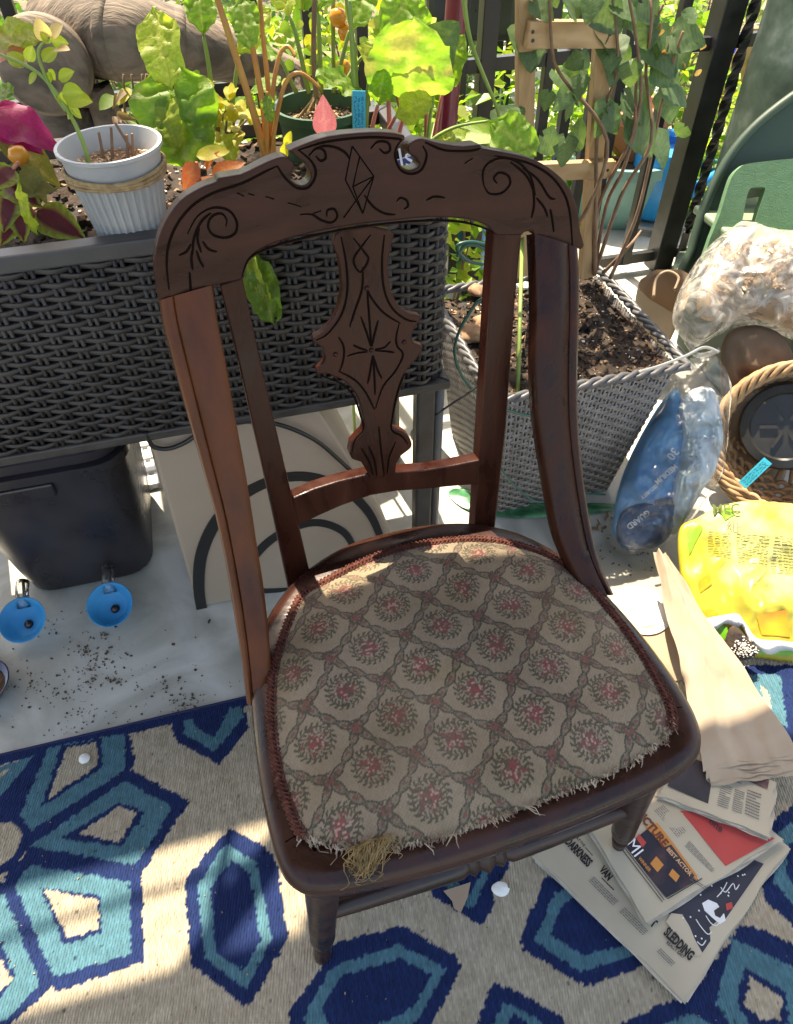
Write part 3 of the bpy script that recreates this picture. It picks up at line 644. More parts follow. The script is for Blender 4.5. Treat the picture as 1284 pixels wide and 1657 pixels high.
def rear(s):
    o = MB(); P = catmull([cw(s*.155, .35, .385), cw(s*.16, .375, .25), cw(s*.168, .41, .12), cw(s*.175, .46, 0)], 5); secs = []
    for i, p in enumerate(P):
        w = .017-.005*i/len(P); secs.append([p-EX*w-EY*w, p+EX*w-EY*w, p+EX*w+EY*w, p-EX*w+EY*w])
    o.loft(secs); o.build('rear_leg', M['wood_black'], chair, bevel=.003)
rear(-1); rear(1)
lerp = lambda a, b, t: a*(1-t)+b*t
strp = [(0, .011), (.08, .013), (.3, .0165), (.42, .0175), (.44, .0135), (.455, .019), (.475, .0135), (.5, .021), (.525, .0135), (.545, .019), (.56, .0135), (.58, .0175), (.7, .0165), (.92, .013), (1, .011)]
turned(lerp(FLf, FLt, .50)+EY*.0, lerp(FRf, FRt, .50), strp, 'stretcher')
for f_, t_, s in ((FLf, FLt, -1), (FRf, FRt, 1)):
    turned(lerp(f_, t_, .42), cw(s*.163, .385, .19), [(0, .01), (.3, .014), (.7, .014), (1, .01)], 'stretcher')
turned(cw(-.162, .38, .22), cw(.162, .38, .22), [(0, .01), (.5, .013), (1, .01)], 'stretcher')

# ------------------------------------------------------------------ rug
RO = A(-.675, .524, 0)                                  # a point of its far edge
h = .0024; gs = np.arange(-.75, 1.75, h); gt = np.arange(-.80, .0001, h); GS, GT = np.meshgrid(gs, gt)
# stair-stepped outlines of the weave
row = np.floor(GT/.0048); colm = np.floor(GS/.0048)
jS = (hashn(row, colm*0+1.)-.5)*.0035+(hashn(row, colm)-.5)*.0030; jT = (hashn(colm, row*0+2.)-.5)*.0035
SX = RO[0]+(GS+jS)*E1[0]+(GT+jT)*E2[0]; SY = RO[1]+(GS+jS)*E1[1]+(GT+jT)*E2[1]
NAVY, TEAL, BEIGE = A(.017, .033, .112), A(.084, .208, .262), A(.49, .420, .310)
rug = np.ones(GS.shape+(3,))*BEIGE
FP = lambda px: [tuple(atz(u, v)[:2]) for u, v in px]
def poly(c, px): rug[inpoly(SX, SY, FP(px))] = c
def polyw(c, w): rug[inpoly(SX, SY, w)] = c
rug[(GT+jT) > -.017] = NAVY
# far-edge half motifs (upper left and repeated behind the chair)
def half(dx):
    sh = lambda px: [tuple(A(*p)+dx*E1[:2]) for p in FP(px)]
    polyw(NAVY, sh([(278, 1162), (393, 1134), (404, 1180), (356, 1240), (284, 1200)]))
    polyw(TEAL, sh([(298, 1168), (313, 1165), (316, 1178), (348, 1196), (372, 1148), (392, 1146), (394, 1164), (348, 1219), (298, 1188)]))
for k in (0, .46, .92): half(k)
# big flower at the left
poly(NAVY, [(-60, 1330), (0, 1262), (60, 1215), (75, 1200), (208, 1178), (222, 1240), (208, 1250), (70, 1350), (43, 1372), (20, 1410), (-60, 1420)])
poly(NAVY, [(43, 1364), (208, 1243), (310, 1300), (300, 1312), (228, 1418), (215, 1420), (40, 1395)])
poly(TEAL, [(50, 1371), (204, 1264), (281, 1310), (221, 1401)]); poly(NAVY, [(100, 1359), (194, 1299), (236, 1317), (198, 1371)]); poly(BEIGE, [(129, 1351), (193, 1305), (223, 1320), (194, 1364)])
poly(NAVY, [(15, 1390), (230, 1410), (237, 1556), (92, 1608), (10, 1440)])
poly(TEAL, [(50, 1402), (211, 1428), (214, 1545), (90, 1582), (24, 1436)]); poly(NAVY, [(67, 1438), (164, 1451), (167, 1511), (105, 1530)]); poly(BEIGE, [(74, 1441), (161, 1458), (161, 1505), (110, 1519)])
poly(NAVY, [(-60, 1425), (25, 1430), (94, 1592), (22, 1657), (0, 1690), (-60, 1690)])
poly(TEAL, [(-50, 1455), (8, 1448), (68, 1594), (15, 1650), (-50, 1668)]); poly(NAVY, [(-50, 1490), (0, 1512), (26, 1583), (0, 1622), (-50, 1632)]); poly(BEIGE, [(-50, 1520), (0, 1545), (22, 1588), (0, 1606), (-50, 1620)])
poly(TEAL, [(30, 1332), (52, 1346), (203, 1248), (204, 1188), (80, 1212)]); poly(NAVY, [(68, 1308), (166, 1245), (166, 1196), (100, 1210)]); poly(BEIGE, [(80, 1294), (160, 1240), (158, 1203), (110, 1212)])
poly(TEAL, [(-50, 1320), (0, 1294), (56, 1226), (20, 1236), (-50, 1260)]); poly(BEIGE, [(-50, 1290), (-10, 1274), (14, 1248), (-50, 1262)])
c0 = atz(-2, 1368); rr = np.hypot(SX-c0[0], SY-c0[1]); rug[rr < .047] = NAVY; rug[rr < .034] = BEIGE
# hexagons
def hexm(outer, teal, inner):
    poly(NAVY, outer); poly(TEAL, teal); poly(NAVY, inner)
hexm([(345, 1371), (375, 1342), (430, 1372), (450, 1400), (468, 1518), (410, 1623), (395, 1629), (310, 1560), (300, 1424)],
     [(355, 1381), (368, 1367), (416, 1398), (442, 1521), (398, 1603), (333, 1551), (321, 1434)], [(375, 1394), (405, 1412), (424, 1519), (395, 1573), (352, 1545), (342, 1438)])
hexm([(523, 1565), (540, 1528), (651, 1498), (740, 1549), (746, 1567), (710, 1637), (680, 1690), (590, 1725), (480, 1710), (466, 1641)],
     [(540, 1565), (645, 1528), (722, 1567), (673, 1657), (590, 1700), (497, 1690), (492, 1644)], [(551, 1581), (647, 1551), (698, 1577), (668, 1632), (610, 1660), (540, 1672), (521, 1636)])
hexm([(882, 1420), (898, 1420), (975, 1395), (1085, 1440), (1090, 1500), (1060, 1558), (946, 1598), (846, 1538), (840, 1522)],
     [(897, 1446), (965, 1420), (1065, 1460), (1066, 1495), (1030, 1545), (939, 1573), (864, 1525)], [(912, 1462), (965, 1440), (1045, 1475), (1005, 1530), (943, 1548), (888, 1514)])
hexm([(796, 1590), (834, 1603), (908, 1645), (925, 1680), (890, 1730), (780, 1730), (772, 1660)], [(815, 1624), (852, 1640), (892, 1668), (870, 1710), (800, 1710), (790, 1670)], [(828, 1642), (852, 1655), (870, 1672), (850, 1695), (812, 1695)])
hexm([(690, 1430), (715, 1370), (830, 1360), (825, 1400), (800, 1446), (796, 1472), (778, 1500), (746, 1480), (701, 1452)], [(712, 1430), (730, 1390), (806, 1380), (768, 1470), (750, 1464)], [(735, 1425), (745, 1405), (785, 1400), (760, 1450)])
hexm([(500, 1330), (560, 1290), (640, 1300), (660, 1360), (600, 1400), (520, 1390)], [(520, 1335), (565, 1308), (625, 1315), (640, 1355), (595, 1380), (530, 1375)], [(540, 1340), (570, 1323), (610, 1328), (620, 1350), (590, 1365), (545, 1362)])
# flower at the lower right
poly(NAVY, [(990, 1665), (1058, 1630), (1114, 1612), (1172, 1532), (1198, 1498), (1235, 1505), (1340, 1560), (1340, 1740), (960, 1740)])
poly(TEAL, [(1184, 1520), (1284, 1566), (1330, 1600), (1330, 1700), (1237, 1700), (1180, 1660), (1156, 1624)]); poly(NAVY, [(1202, 1568), (1268, 1604), (1275, 1660), (1216, 1664), (1190, 1623)]); poly(BEIGE, [(1211, 1582), (1263, 1615), (1262, 1652), (1223, 1648), (1204, 1626)])
poly(TEAL, [(1040, 1672), (1118, 1640), (1152, 1660), (1190, 1730), (1010, 1730)]); poly(NAVY, [(1070, 1680), (1115, 1662), (1140, 1690), (1060, 1720)])
poly(NAVY, [(1232, 1350), (1256, 1322), (1290, 1300), (1350, 1335), (1350, 1540), (1290, 1508), (1234, 1456)]); poly(TEAL, [(1252, 1352), (1284, 1330), (1340, 1360), (1340, 1500), (1284, 1466), (1250, 1428)]); poly(NAVY, [(1275, 1366), (1300, 1356), (1330, 1376), (1330, 1460), (1284, 1436), (1268, 1414)])
# right, by the soil bag
poly(NAVY, [(1180, 1078), (1290, 1078), (1360, 1120), (1360, 1225), (1290, 1215), (1216, 1150)]); poly(TEAL, [(1198, 1092), (1262, 1094), (1272, 1180), (1222, 1134)]); poly(TEAL, [(1285, 1100), (1350, 1120), (1350, 1210), (1290, 1200)]); poly(BEIGE, [(1228, 1110), (1240, 1118), (1248, 1148), (1236, 1142)])
rug *= (.90+.16*hashn(row, colm))[..., None]
rug *= (1-.10*(np.floor(GS/.0048) % 2))[..., None]
dirtn = hashn(np.floor(GS/.003), np.floor(GT/.003), 9); rug[(dirtn > .9965)] *= .35
zz = .004+.0010*((row+colm) % 2)+.0008*np.sin(GS*14)*np.sin(GT*17)
ny, nx = GS.shape; idx = np.arange(ny*nx).reshape(ny, nx); fc = np.stack([idx[:-1, :-1], idx[:-1, 1:], idx[1:, 1:], idx[1:, :-1]], -1).reshape(-1, 4)
Vr = RO+GS[..., None]*E1+GT[..., None]*E2+zz[..., None]*UP
rugo = npmesh('outdoor_rug', Vr.reshape(-1, 3), fc, rug.reshape(-1, 3), M['rug'])
tag(rugo, 'beige outdoor rug with navy and teal hexagons and petals under the chair', 'rug')
o = MB(); P = [RO+s*E1+.001*E2+A(0, 0, .0025) for s in np.linspace(-.75, 1.75, 3)]; o.tube(P, .0032, 6); o.build('rug_binding', mat('navy_binding', (.012, .018, .07), .95), rugo)

# ------------------------------------------------------------------ lettering
def text_on(body, p0, p1, nrm_, m, parent, name='lettering', stretch=1.0, bold=0.):
    p0 = np.asarray(p0, float); p1 = np.asarray(p1, float)
    cu = bpy.data.curves.new(name, 'FONT'); cu.body = body; cu.size = 1; cu.offset = bold; cu.resolution_u = 2
    ob = bpy.data.objects.new(name, cu); C.objects.link(ob); bpy.context.view_layer.update()
    me = bpy.data.meshes.new_from_object(ob.evaluated_get(bpy.context.evaluated_depsgraph_get())); bpy.data.objects.remove(ob)
    xs = [v.co.x for v in me.vertices]; x0, x1 = min(xs), max(xs); L = np.linalg.norm(p1-p0); s = L/(x1-x0)
    X = nrm(p1-p0); Z = nrm(nrm_); Y = nrm(np.cross(Z, X)); off = np.array(wloc(parent))
    for v in me.vertices:
        w = p0+X*(v.co.x-x0)*s+Y*v.co.y*s*stretch-off; v.co = Vector(w)
    o = bpy.data.objects.new(name, me); C.objects.link(o); o.parent = parent; me.materials.clear(); me.materials.append(m); return o

# ------------------------------------------------------------------ newspapers on the rug
def paper_stack(name, label, cat, px, z0, n, hfn, m=M['paper'], group=None, zs=None, fan=.004):
    c = sum(atz(u, v, z0) for u, v in px)/4; t = thing(name, label, cat, (c[0], c[1], z0), group)
    Z4 = zs or [z0]*4
    B = [atz(u, v, z) for (u, v), z in zip(px, Z4)]
    def pt(s, q, lift=0., sh=0.):
        p = (B[0]*(1-s)+B[1]*s)*(1-q)+(B[3]*(1-s)+B[2]*s)*q
        return p+A(0, 0, hfn(s, q)+lift)
    dz = .0019
    for k in range(n):
        o = MB(); jx, jy = random.uniform(-fan, fan), random.uniform(-fan, fan); last = k == n-1
        if last: jx = jy = 0
        if m is M['kraft']: jx, jy = .0015*(n-1-k), -.0055*(n-1-k)
        lift = (k-n+1)*dz; sh_ = A(jx, jy, 0); rot_ = 0 if last or m is M['kraft'] else random.gauss(0, .014); cB = (B[0]+B[1]+B[2]+B[3])/4; ed = random.random()*9
        nu = 44 if m is M['kraft'] else 14
        edge = lambda s, q: .0006*math.sin(9*s+k)+.0006*math.sin(11*q+2*k)
        def pg(s, q):
            p = pt(s, q, lift+edge(s, q))+sh_; p = p+A(-(p[1]-cB[1])*rot_, (p[0]-cB[0])*rot_, 0); w = .0016*max(0, abs(s-.5)-.42)*12; return p+A(w*math.sin(q*17+ed), w*math.sin(q*13+ed), 0)+A(.0012*math.sin(s*15+ed), .0012*math.cos(s*19+ed), 0)*(1 if q in (0, 1) else 0)
        o.grid(pg, nu, nu)
        nb = len(o.v)
        o.add([A(*v)-A(0, 0, .0008) for v in o.v[:nb]], [f[::-1] for f in o.f])
        per = [i for i in range(nu+1)]+[(j+1)*(nu+1)-1 for j in range(1, nu+1)]+[nu*(nu+1)+i for i in range(nu-1, -1, -1)]+[j*(nu+1) for j in range(nu-1, 0, -1)]
        o.f += [(per[i], per[(i+1) % len(per)], per[(i+1) % len(per)]+nb, per[i]+nb) for i in range(len(per))]
        o.build('sheet', m if last else M['paper_side'] if m is M['paper'] else m, t, smooth=m is M['kraft'], sharp=50 if m is M['kraft'] else None)
    return t, pt, B
def on_paper(B, pt):
    # pixel -> (s, q) on the stack's top (planar inverse by Newton)
    def inv(u, v):
        s = q = .5
        for _ in range(30):
            P = pt(s, q); T = atz(u, v, P[2]); e = (T-P)[:2]
            ds = (pt(s+.01, q)-P)[:2]/.01; dq = (pt(s, q+.01)-P)[:2]/.01
            J = np.array([[ds[0], dq[0]], [ds[1], dq[1]]]); d = np.linalg.solve(J, e); s += d[0]; q += d[1]
        return s, q
    return inv
def printpatch(t, pt, inv, px, m, name, lift=.0009, nu=10):
    Q = [inv(u, v) for u, v in px]; o = MB()
    if len(Q) == 4:
        o.grid(lambda a, b: pt(*[(Q[0][k]*(1-a)+Q[1][k]*a)*(1-b)+(Q[3][k]*(1-a)+Q[2][k]*a)*b for k in (0, 1)], lift), nu, nu)
    else:
        o.add([pt(s, q, lift) for s, q in Q], [tuple(range(len(Q)))])
    return o.build(name, m, t, fixn=False)
def ptext(t, pt, inv, body, a, b, m=M['ink'], bold=.0, stretch=1., name='lettering', lift=.0016):
    s0, q0 = inv(*a); s1, q1 = inv(*b); p0, p1 = pt(s0, q0, lift), pt(s1, q1, lift)
    return text_on(body, p0, p1, A(0, 0, 1), m, t, name, stretch, bold)
def columns(t, pt, inv, px, rows, name='text_lines', m=M['ink_soft']):
    Q = [inv(u, v) for u, v in px]; o = MB()
    f = lambda a, b: pt(*[(Q[0][k]*(1-a)+Q[1][k]*a)*(1-b)+(Q[3][k]*(1-a)+Q[2][k]*a)*b for k in (0, 1)], .001)
    for r in range(rows):
        b0 = (r+.25)/rows; b1 = (r+.62)/rows; a = 0.
        end = 1 if (r+1) % 7 else random.uniform(.4, .8)
        while a < end-.02:
            w = random.uniform(.05, .16); e = min(a+w, end); o.add([f(a, b0), f(e, b0), f(e, b1), f(a, b1)], [(0, 1, 2, 3)]); a = e+.02
    return o.build(name, m, t, fixn=False)

# bottom paper: the sledding page
h1 = lambda s, q: .004*math.sin(3*s+1)*math.sin(2.5*q)+.0015*math.sin(9*s+4*q)+.002
t, pt, B = paper_stack('newspaper', 'lowest newspaper with snow picture and the word sledding, lying on the rug', 'newspaper', [(866, 1385), (1107, 1619), (1277, 1372), (1062, 1200)], .013, 6, h1, group='newspapers beside the chair')
inv = on_paper(B, pt)
printpatch(t, pt, inv, [(1136, 1543), (1236, 1398), (1170, 1370), (1082, 1478)], M['navy_print'], 'picture')
hill = [(1086, 1478), (1104, 1480), (1116, 1500), (1124, 1520), (1137, 1543), (1128, 1548), (1105, 1528), (1078, 1492)]
printpatch(t, pt, inv, hill, M['paper'], 'picture_hill', .0014)
printpatch(t, pt, inv, [(1136, 1462), (1146, 1456), (1160, 1462), (1172, 1480), (1174, 1490), (1165, 1496), (1152, 1485), (1140, 1474)], M['white_ink'], 'picture_snowman', .0015)
printpatch(t, pt, inv, [(1155, 1474), (1164, 1468), (1171, 1478), (1165, 1486), (1157, 1482)], M['dark_print'], 'picture_face', .0019)
printpatch(t, pt, inv, [(1174, 1463), (1184, 1460), (1186, 1470), (1176, 1474)], M['red_ink'], 'picture_scarf', .0016)
o = MB()
for k in range(46):
    u, v = random.uniform(1100, 1220), random.uniform(1400, 1540)
    if not inpoly(np.array([float(u)]), np.array([float(v)]), [(1134, 1536), (1228, 1402), (1172, 1376), (1090, 1478)])[0]: continue
    s, q = inv(u, v); c = pt(s, q, .0016); o.add([c+A(.0013*math.cos(a), .0013*math.sin(a), 0) for a in np.arange(0, 6.2, 1.05)], [tuple(range(6))])
for ln in [[(1126, 1488), (1134, 1500), (1145, 1512), (1152, 1508)], [(1142, 1482), (1150, 1494), (1158, 1498), (1164, 1494)], [(1166, 1436), (1174, 1444), (1186, 1430), (1190, 1440), (1196, 1432)], [(1128, 1524), (1136, 1530), (1142, 1522)], [(1160, 1452), (1170, 1440), (1176, 1428)]]:
    P = catmull([pt(*inv(u, v), .0017) for u, v in ln], 4); o.tube(P, .0007, 4)
o.build('picture_lines', M['white_ink'], t)
ptext(t, pt, inv, 'SLEDDING', (1073, 1511), (1116, 1555), bold=.045, stretch=2.1)
ptext(t, pt, inv, 'REALLY EASY', (1078, 1527), (1106, 1552), bold=.02, stretch=1.3); ptext(t, pt, inv, 'THE', (1091, 1509), (1096, 1515), stretch=1.2); columns(t, pt, inv, [(1095, 1516), (1115, 1536), (1118, 1533), (1098, 1513)], 1, 'small_headline', M['ink'])
ptext(t, pt, inv, 'DARKNESS', (914, 1364), (951, 1404), bold=.045, stretch=2.0); ptext(t, pt, inv, 'AT THE', (932, 1357), (945, 1371), bold=.02, stretch=1.2); columns(t, pt, inv, [(946, 1373), (958, 1386), (961, 1383), (949, 1370)], 1, 'small_headline', M['ink'])
ptext(t, pt, inv, 'VAN', (969, 1408), (984, 1426), bold=.045, stretch=1.8); columns(t, pt, inv, [(972, 1422), (992, 1442), (995, 1438), (976, 1419)], 1, 'small_headline', M['ink'])
ptext(t, pt, inv, 'IT', (1048, 1494), (1058, 1503), bold=.03, stretch=1.4)
columns(t, pt, inv, [(952, 1426), (992, 1466), (1002, 1458), (962, 1418)], 4); columns(t, pt, inv, [(1002, 1476), (1040, 1514), (1050, 1506), (1012, 1468)], 4); columns(t, pt, inv, [(1062, 1540), (1086, 1564), (1094, 1558), (1070, 1534)], 3)
columns(t, pt, inv, [(930, 1378), (940, 1388), (943, 1385), (933, 1375)], 2)

# middle paper: the picture page
h2 = lambda s, q: .016*math.exp(-((s-.0)/.5)**2)*(1-q)*.6+.004*math.sin(4*s)*math.sin(3*q)+.004
t, pt, B = paper_stack('newspaper', 'open newspaper with orange picture banner and red panel, on the middle of the pile', 'newspaper', [(948, 1338), (1046, 1493), (1265, 1358), (1085, 1225)], .024, 5, h2, group='newspapers beside the chair')
inv = on_paper(B, pt)
printpatch(t, pt, inv, [(1012, 1370), (1078, 1453), (1130, 1424), (1050, 1340)], M['photo_print'], 'picture')
printpatch(t, pt, inv, [(1044, 1338), (1064, 1332), (1128, 1417), (1128, 1426)], M['orange_ink'], 'banner', .0012)
printpatch(t, pt, inv, [(1100, 1312), (1174, 1402), (1254, 1357), (1170, 1318)], M['red_ink'], 'red_panel')
printpatch(t, pt, inv, [(1074, 1372), (1086, 1367), (1124, 1418), (1118, 1421)], M['dark_print'], 'banner_panel', .0016)
ptext(t, pt, inv, 'PICTURE', (1030, 1318), (1073, 1372), M['banner_brown'], .05, 1.25, lift=.0024); ptext(t, pt, inv, 'BEST ACTOR', (1078, 1376), (1116, 1419), M['banner_peach'], .03, 1.2, lift=.0024); ptext(t, pt, inv, 'WINNER', (1032, 1390), (1050, 1412), M['orange_ink'], .02, 1.3, lift=.0024)
ptext(t, pt, inv, 'MI', (1012, 1368), (1027, 1388), M['white_ink'], .0, 1.2, lift=.0024); ptext(t, pt, inv, 'one', (1146, 1332), (1166, 1348), M['dark_print'], .01, 1.2, lift=.0024)
printpatch(t, pt, inv, [(1052, 1398), (1064, 1412), (1074, 1400), (1062, 1386)], M['orange_ink'], 'picture_figure', .0016); printpatch(t, pt, inv, [(1082, 1416), (1094, 1428), (1100, 1418), (1088, 1406)], M['orange_ink'], 'picture_figure', .0016); printpatch(t, pt, inv, [(1034, 1350), (1046, 1364), (1040, 1372), (1030, 1358)], M['red_ink'], 'picture_figure', .0016)
o = MB()
for ln in [((1000, 1366), (1072, 1460)), ((1004, 1363), (1075, 1457)), ((1080, 1455), (1136, 1422))]:
    P = [pt(*inv(ln[0][0]*(1-k)+ln[1][0]*k, ln[0][1]*(1-k)+ln[1][1]*k), .0016) for k in np.linspace(0, 1, 8)]; o.tube(P, .0006, 4)
o.build('rule_lines', M['ink'], t)
columns(t, pt, inv, [(1058, 1312), (1096, 1356), (1112, 1346), (1074, 1302)], 6); columns(t, pt, inv, [(1116, 1424), (1140, 1440), (1146, 1436), (1122, 1420)], 2); columns(t, pt, inv, [(1108, 1370), (1152, 1412), (1158, 1408), (1116, 1360)], 5)

# upper paper with the dark photo
h3 = lambda s, q: .003*math.sin(4*s+2)*math.sin(3*q)+.003
t, pt, B = paper_stack('newspaper', 'small folded newspaper with dark photograph, topmost of the pile', 'newspaper', [(1066, 1288), (1244, 1354), (1254, 1266), (1110, 1196)], .040, 5, h3, group='newspapers beside the chair')
inv = on_paper(B, pt)
printpatch(t, pt, inv, [(1080, 1272), (1146, 1301), (1156, 1242), (1102, 1218)], M['dark_print'], 'photograph'); printpatch(t, pt, inv, [(1206, 1262), (1242, 1277), (1245, 1262), (1212, 1246)], M['photo_print'], 'photograph')
columns(t, pt, inv, [(1205, 1318), (1228, 1328), (1232, 1284), (1210, 1276)], 9); columns(t, pt, inv, [(1184, 1312), (1200, 1318), (1206, 1282), (1190, 1276)], 11); columns(t, pt, inv, [(1160, 1304), (1178, 1310), (1186, 1274), (1168, 1266)], 11); columns(t, pt, inv, [(1178, 1262), (1200, 1270), (1204, 1252), (1182, 1244)], 4)
# long folded kraft paper on top
h4 = lambda s, q: .010*math.sin(math.pi*min(1, s*1.0))*(.4+.6*q)*.7+.006*math.sin(7*s+3*q)*math.sin(5*q)+.010*nz(s*2.2, q*5, 3, 1)+.006*(.3-abs(nz(s*3.2+q*2, q*6-s, 9, 1)))+.0022*(.3-abs(nz(s*8, q*13, 5, 1)))+.003
t, pt, B = paper_stack('folded_paper', 'long sunlit folded brown paper leaning over the newspapers by the seat corner', 'folded paper', [(1136, 1243), (1290, 1222), (1076, 898), (1058, 897)], .052, 6, h4, m=M['kraft'], zs=[.050, .050, .10, .10], fan=.003)

# plate, card and scraps
c = atz(1036, 990, .006); o = MB(); o.lathe((c[0], c[1], .0005), [(.001, .004), (.035, .004), (.042, .007), (.056, .011), (.057, .012), (.056, .013), (.041, .009), (.001, .007)], 40)
tag(o.build('paper_plate', M['plate'], smooth=True), 'white round plate lying on the floor behind the folded paper', 'plate')
c = atz(1066, 1050, .004); o = MB(); o.lathe((c[0], c[1]-.01, .0045), [(.001, .001), (.06, .001), (.0615, .003), (.06, .005), (.001, .0045)], 36); tag(o.build('round_card', M['card'], smooth=True), 'brown round card half under the folded paper', 'card')
o = MB(); P = [atz(u, v, .010) for u, v in [(718, 1442), (762, 1428), (757, 1452), (746, 1477), (735, 1470), (732, 1458)]]; o.prism(P, (0, 0, .002)); tag(o.build('paper_scrap', M['card']), 'torn tan paper scrap on the rug under the seat front', 'paper scrap')
o = MB(); c = atz(811, 1438, .016)
o.grid(lambda s, q: c+A(.011*math.cos(6.283*s)*math.sin(math.pi*q)*(1+.5*nz(s*3, q*3, 1)), .011*math.sin(6.283*s)*math.sin(math.pi*q)*(1+.5*nz(s*3, q*3, 2)), .009*math.cos(math.pi*q)), 20, 12); tag(o.build('cotton_tuft', M['cotton'], smooth=True), 'white cotton tuft on the rug in front of the chair', 'cotton tuft')
o = MB(); c = atz(137, 1227, .009); o.lathe(c-A(0, 0, .004), [(.001, 0), (.008, .001), (.0095, .004), (.007, .008), (.001, .0095)], 14); tag(o.build('pebble', M['cotton'], smooth=True), 'small white pebble on the rug at left', 'pebble')
# crumbs on the floor and rug
clumps = [(random.gauss(120, 70), random.gauss(1125, 55), random.uniform(6, 30)) for _ in range(26)]
o = MB()
def crumb(p, r):
    X = nrm(A(random.gauss(0, 1), random.gauss(0, 1), .2)); o.box(p, (r*random.uniform(1, 2), r*random.uniform(.6, 1.2), r*.6), X, nrm(np.cross(A(0, 0, 1), X)))
for k in range(620):
    r0 = random.random()
    if r0 < .66:
        cl_ = random.choice(clumps); u, v = random.gauss(cl_[0], cl_[2]), random.gauss(cl_[1], cl_[2]*.6)
    elif r0 < .78: u, v = random.gauss(170, 30), random.gauss(1065, 25)
    elif r0 < .85: u, v = random.gauss(300, 14), random.gauss(1135, 9)
    else: u, v = random.uniform(0, 420), random.uniform(980, 1200)
    if v > 1222-.228*u-6 or v < 985: continue
    crumb(atz(u, v, .001), abs(random.gauss(0, .0012))+.0006)
for k in range(60): crumb(atz(random.uniform(970, 1060), random.uniform(845, 935), .001), random.uniform(.001, .003))
o.build('floor_crumbs', mat('dark_crumbs', (.05, .035, .025), .9, (.12, .09, .06), 90), kind='stuff')
o = MB()
for k in range(210):
    u, v = random.uniform(-40, 1300), random.uniform(1180, 1670); p = atz(u, v, .0062); crumb(p, random.uniform(.0006, .0017))
o.build('rug_litter', mat('dry_litter', (.16, .11, .06), .9, (.40, .30, .18), 90), kind='stuff')

# ------------------------------------------------------------------ leaves
def smooth01(x): x = max(0., min(1., x)); return x*x*(3-2*x)
def leaf_mesh(name, wfn, cfn, nl=12, nw=6, droop=.25, fold=.12, wave=0., wf=3, crinkle=0., seed=0, m=None, curl=0., lobe=0.):
    o = MB(); 
    def P(s, t):
        x = (t*2-1); w = wfn(s); e = abs(x)
        z = -droop*s*s + fold*w*e**1.6 + wave*w*e*e*math.sin(wf*6.283*s+(0 if x > 0 else 1.7)+seed)+crinkle*(nz(x*1.5+seed, s*6, seed, 1.6)+.5*abs(nz(x*3+seed, s*9, seed+4, 1.8)))
        yy = s + (.02*math.sin(14*s*3.1)*e if wave else 0) - lobe*e**1.5*(1-s)**5
        if curl: z -= curl*w*e*e; 
        return (x*w, yy, z)
    o.grid(lambda a, b: P(b, a), nw, nl, lambda a, b: cfn(b, a*2-1))
    me = o.build(name, m or M['leaf'], fixn=False, smooth=True); d = me.data; bpy.data.objects.remove(me); return d
def lerp3(a, b, t): return tuple(a[i]*(1-t)+b[i]*t for i in range(3))
def green(c1, c2, vein=(.25, .32, .10), vw=.08, seed=0., blotch=None):
    def f(s, x):
        k = .5+.5*nz(x*1.3+seed, s*4, seed, 1.5); c = lerp3(c1, c2, max(0, min(1, k)))
        if abs(x) < vw*(1.2-s) or abs(math.sin((s*1.0-abs(x)*.35)*22)) < .10: c = lerp3(c, vein, .55 if vein[0] > .26 or vein[0] < .2 else .22)
        if blotch and nz(x*1.6+seed*3, s*5, 8, 1.1) > .22: c = blotch
        return c
    return f
oval = lambda w: (lambda s: w*math.sin(math.pi*min(1, s**.8))**.75*(1 if s < 1 else 0)+.004)
point = lambda w: (lambda s: w*(math.sin(math.pi*s**.62)**.9 if 0 < s < 1 else 0)+.003)
heart = lambda w: (lambda s: w*(smooth01((s+.04)/.16)*(1-s)**.8*(1+.5*s)*1.15)+.003)
def chardw(w): return lambda s: w*(smooth01((s-.02)/.3)*(1-s**4)**.6*(1+.05*math.sin(s*17)))+.012
G1, G2 = (.13, .26, .03), (.19, .33, .045)
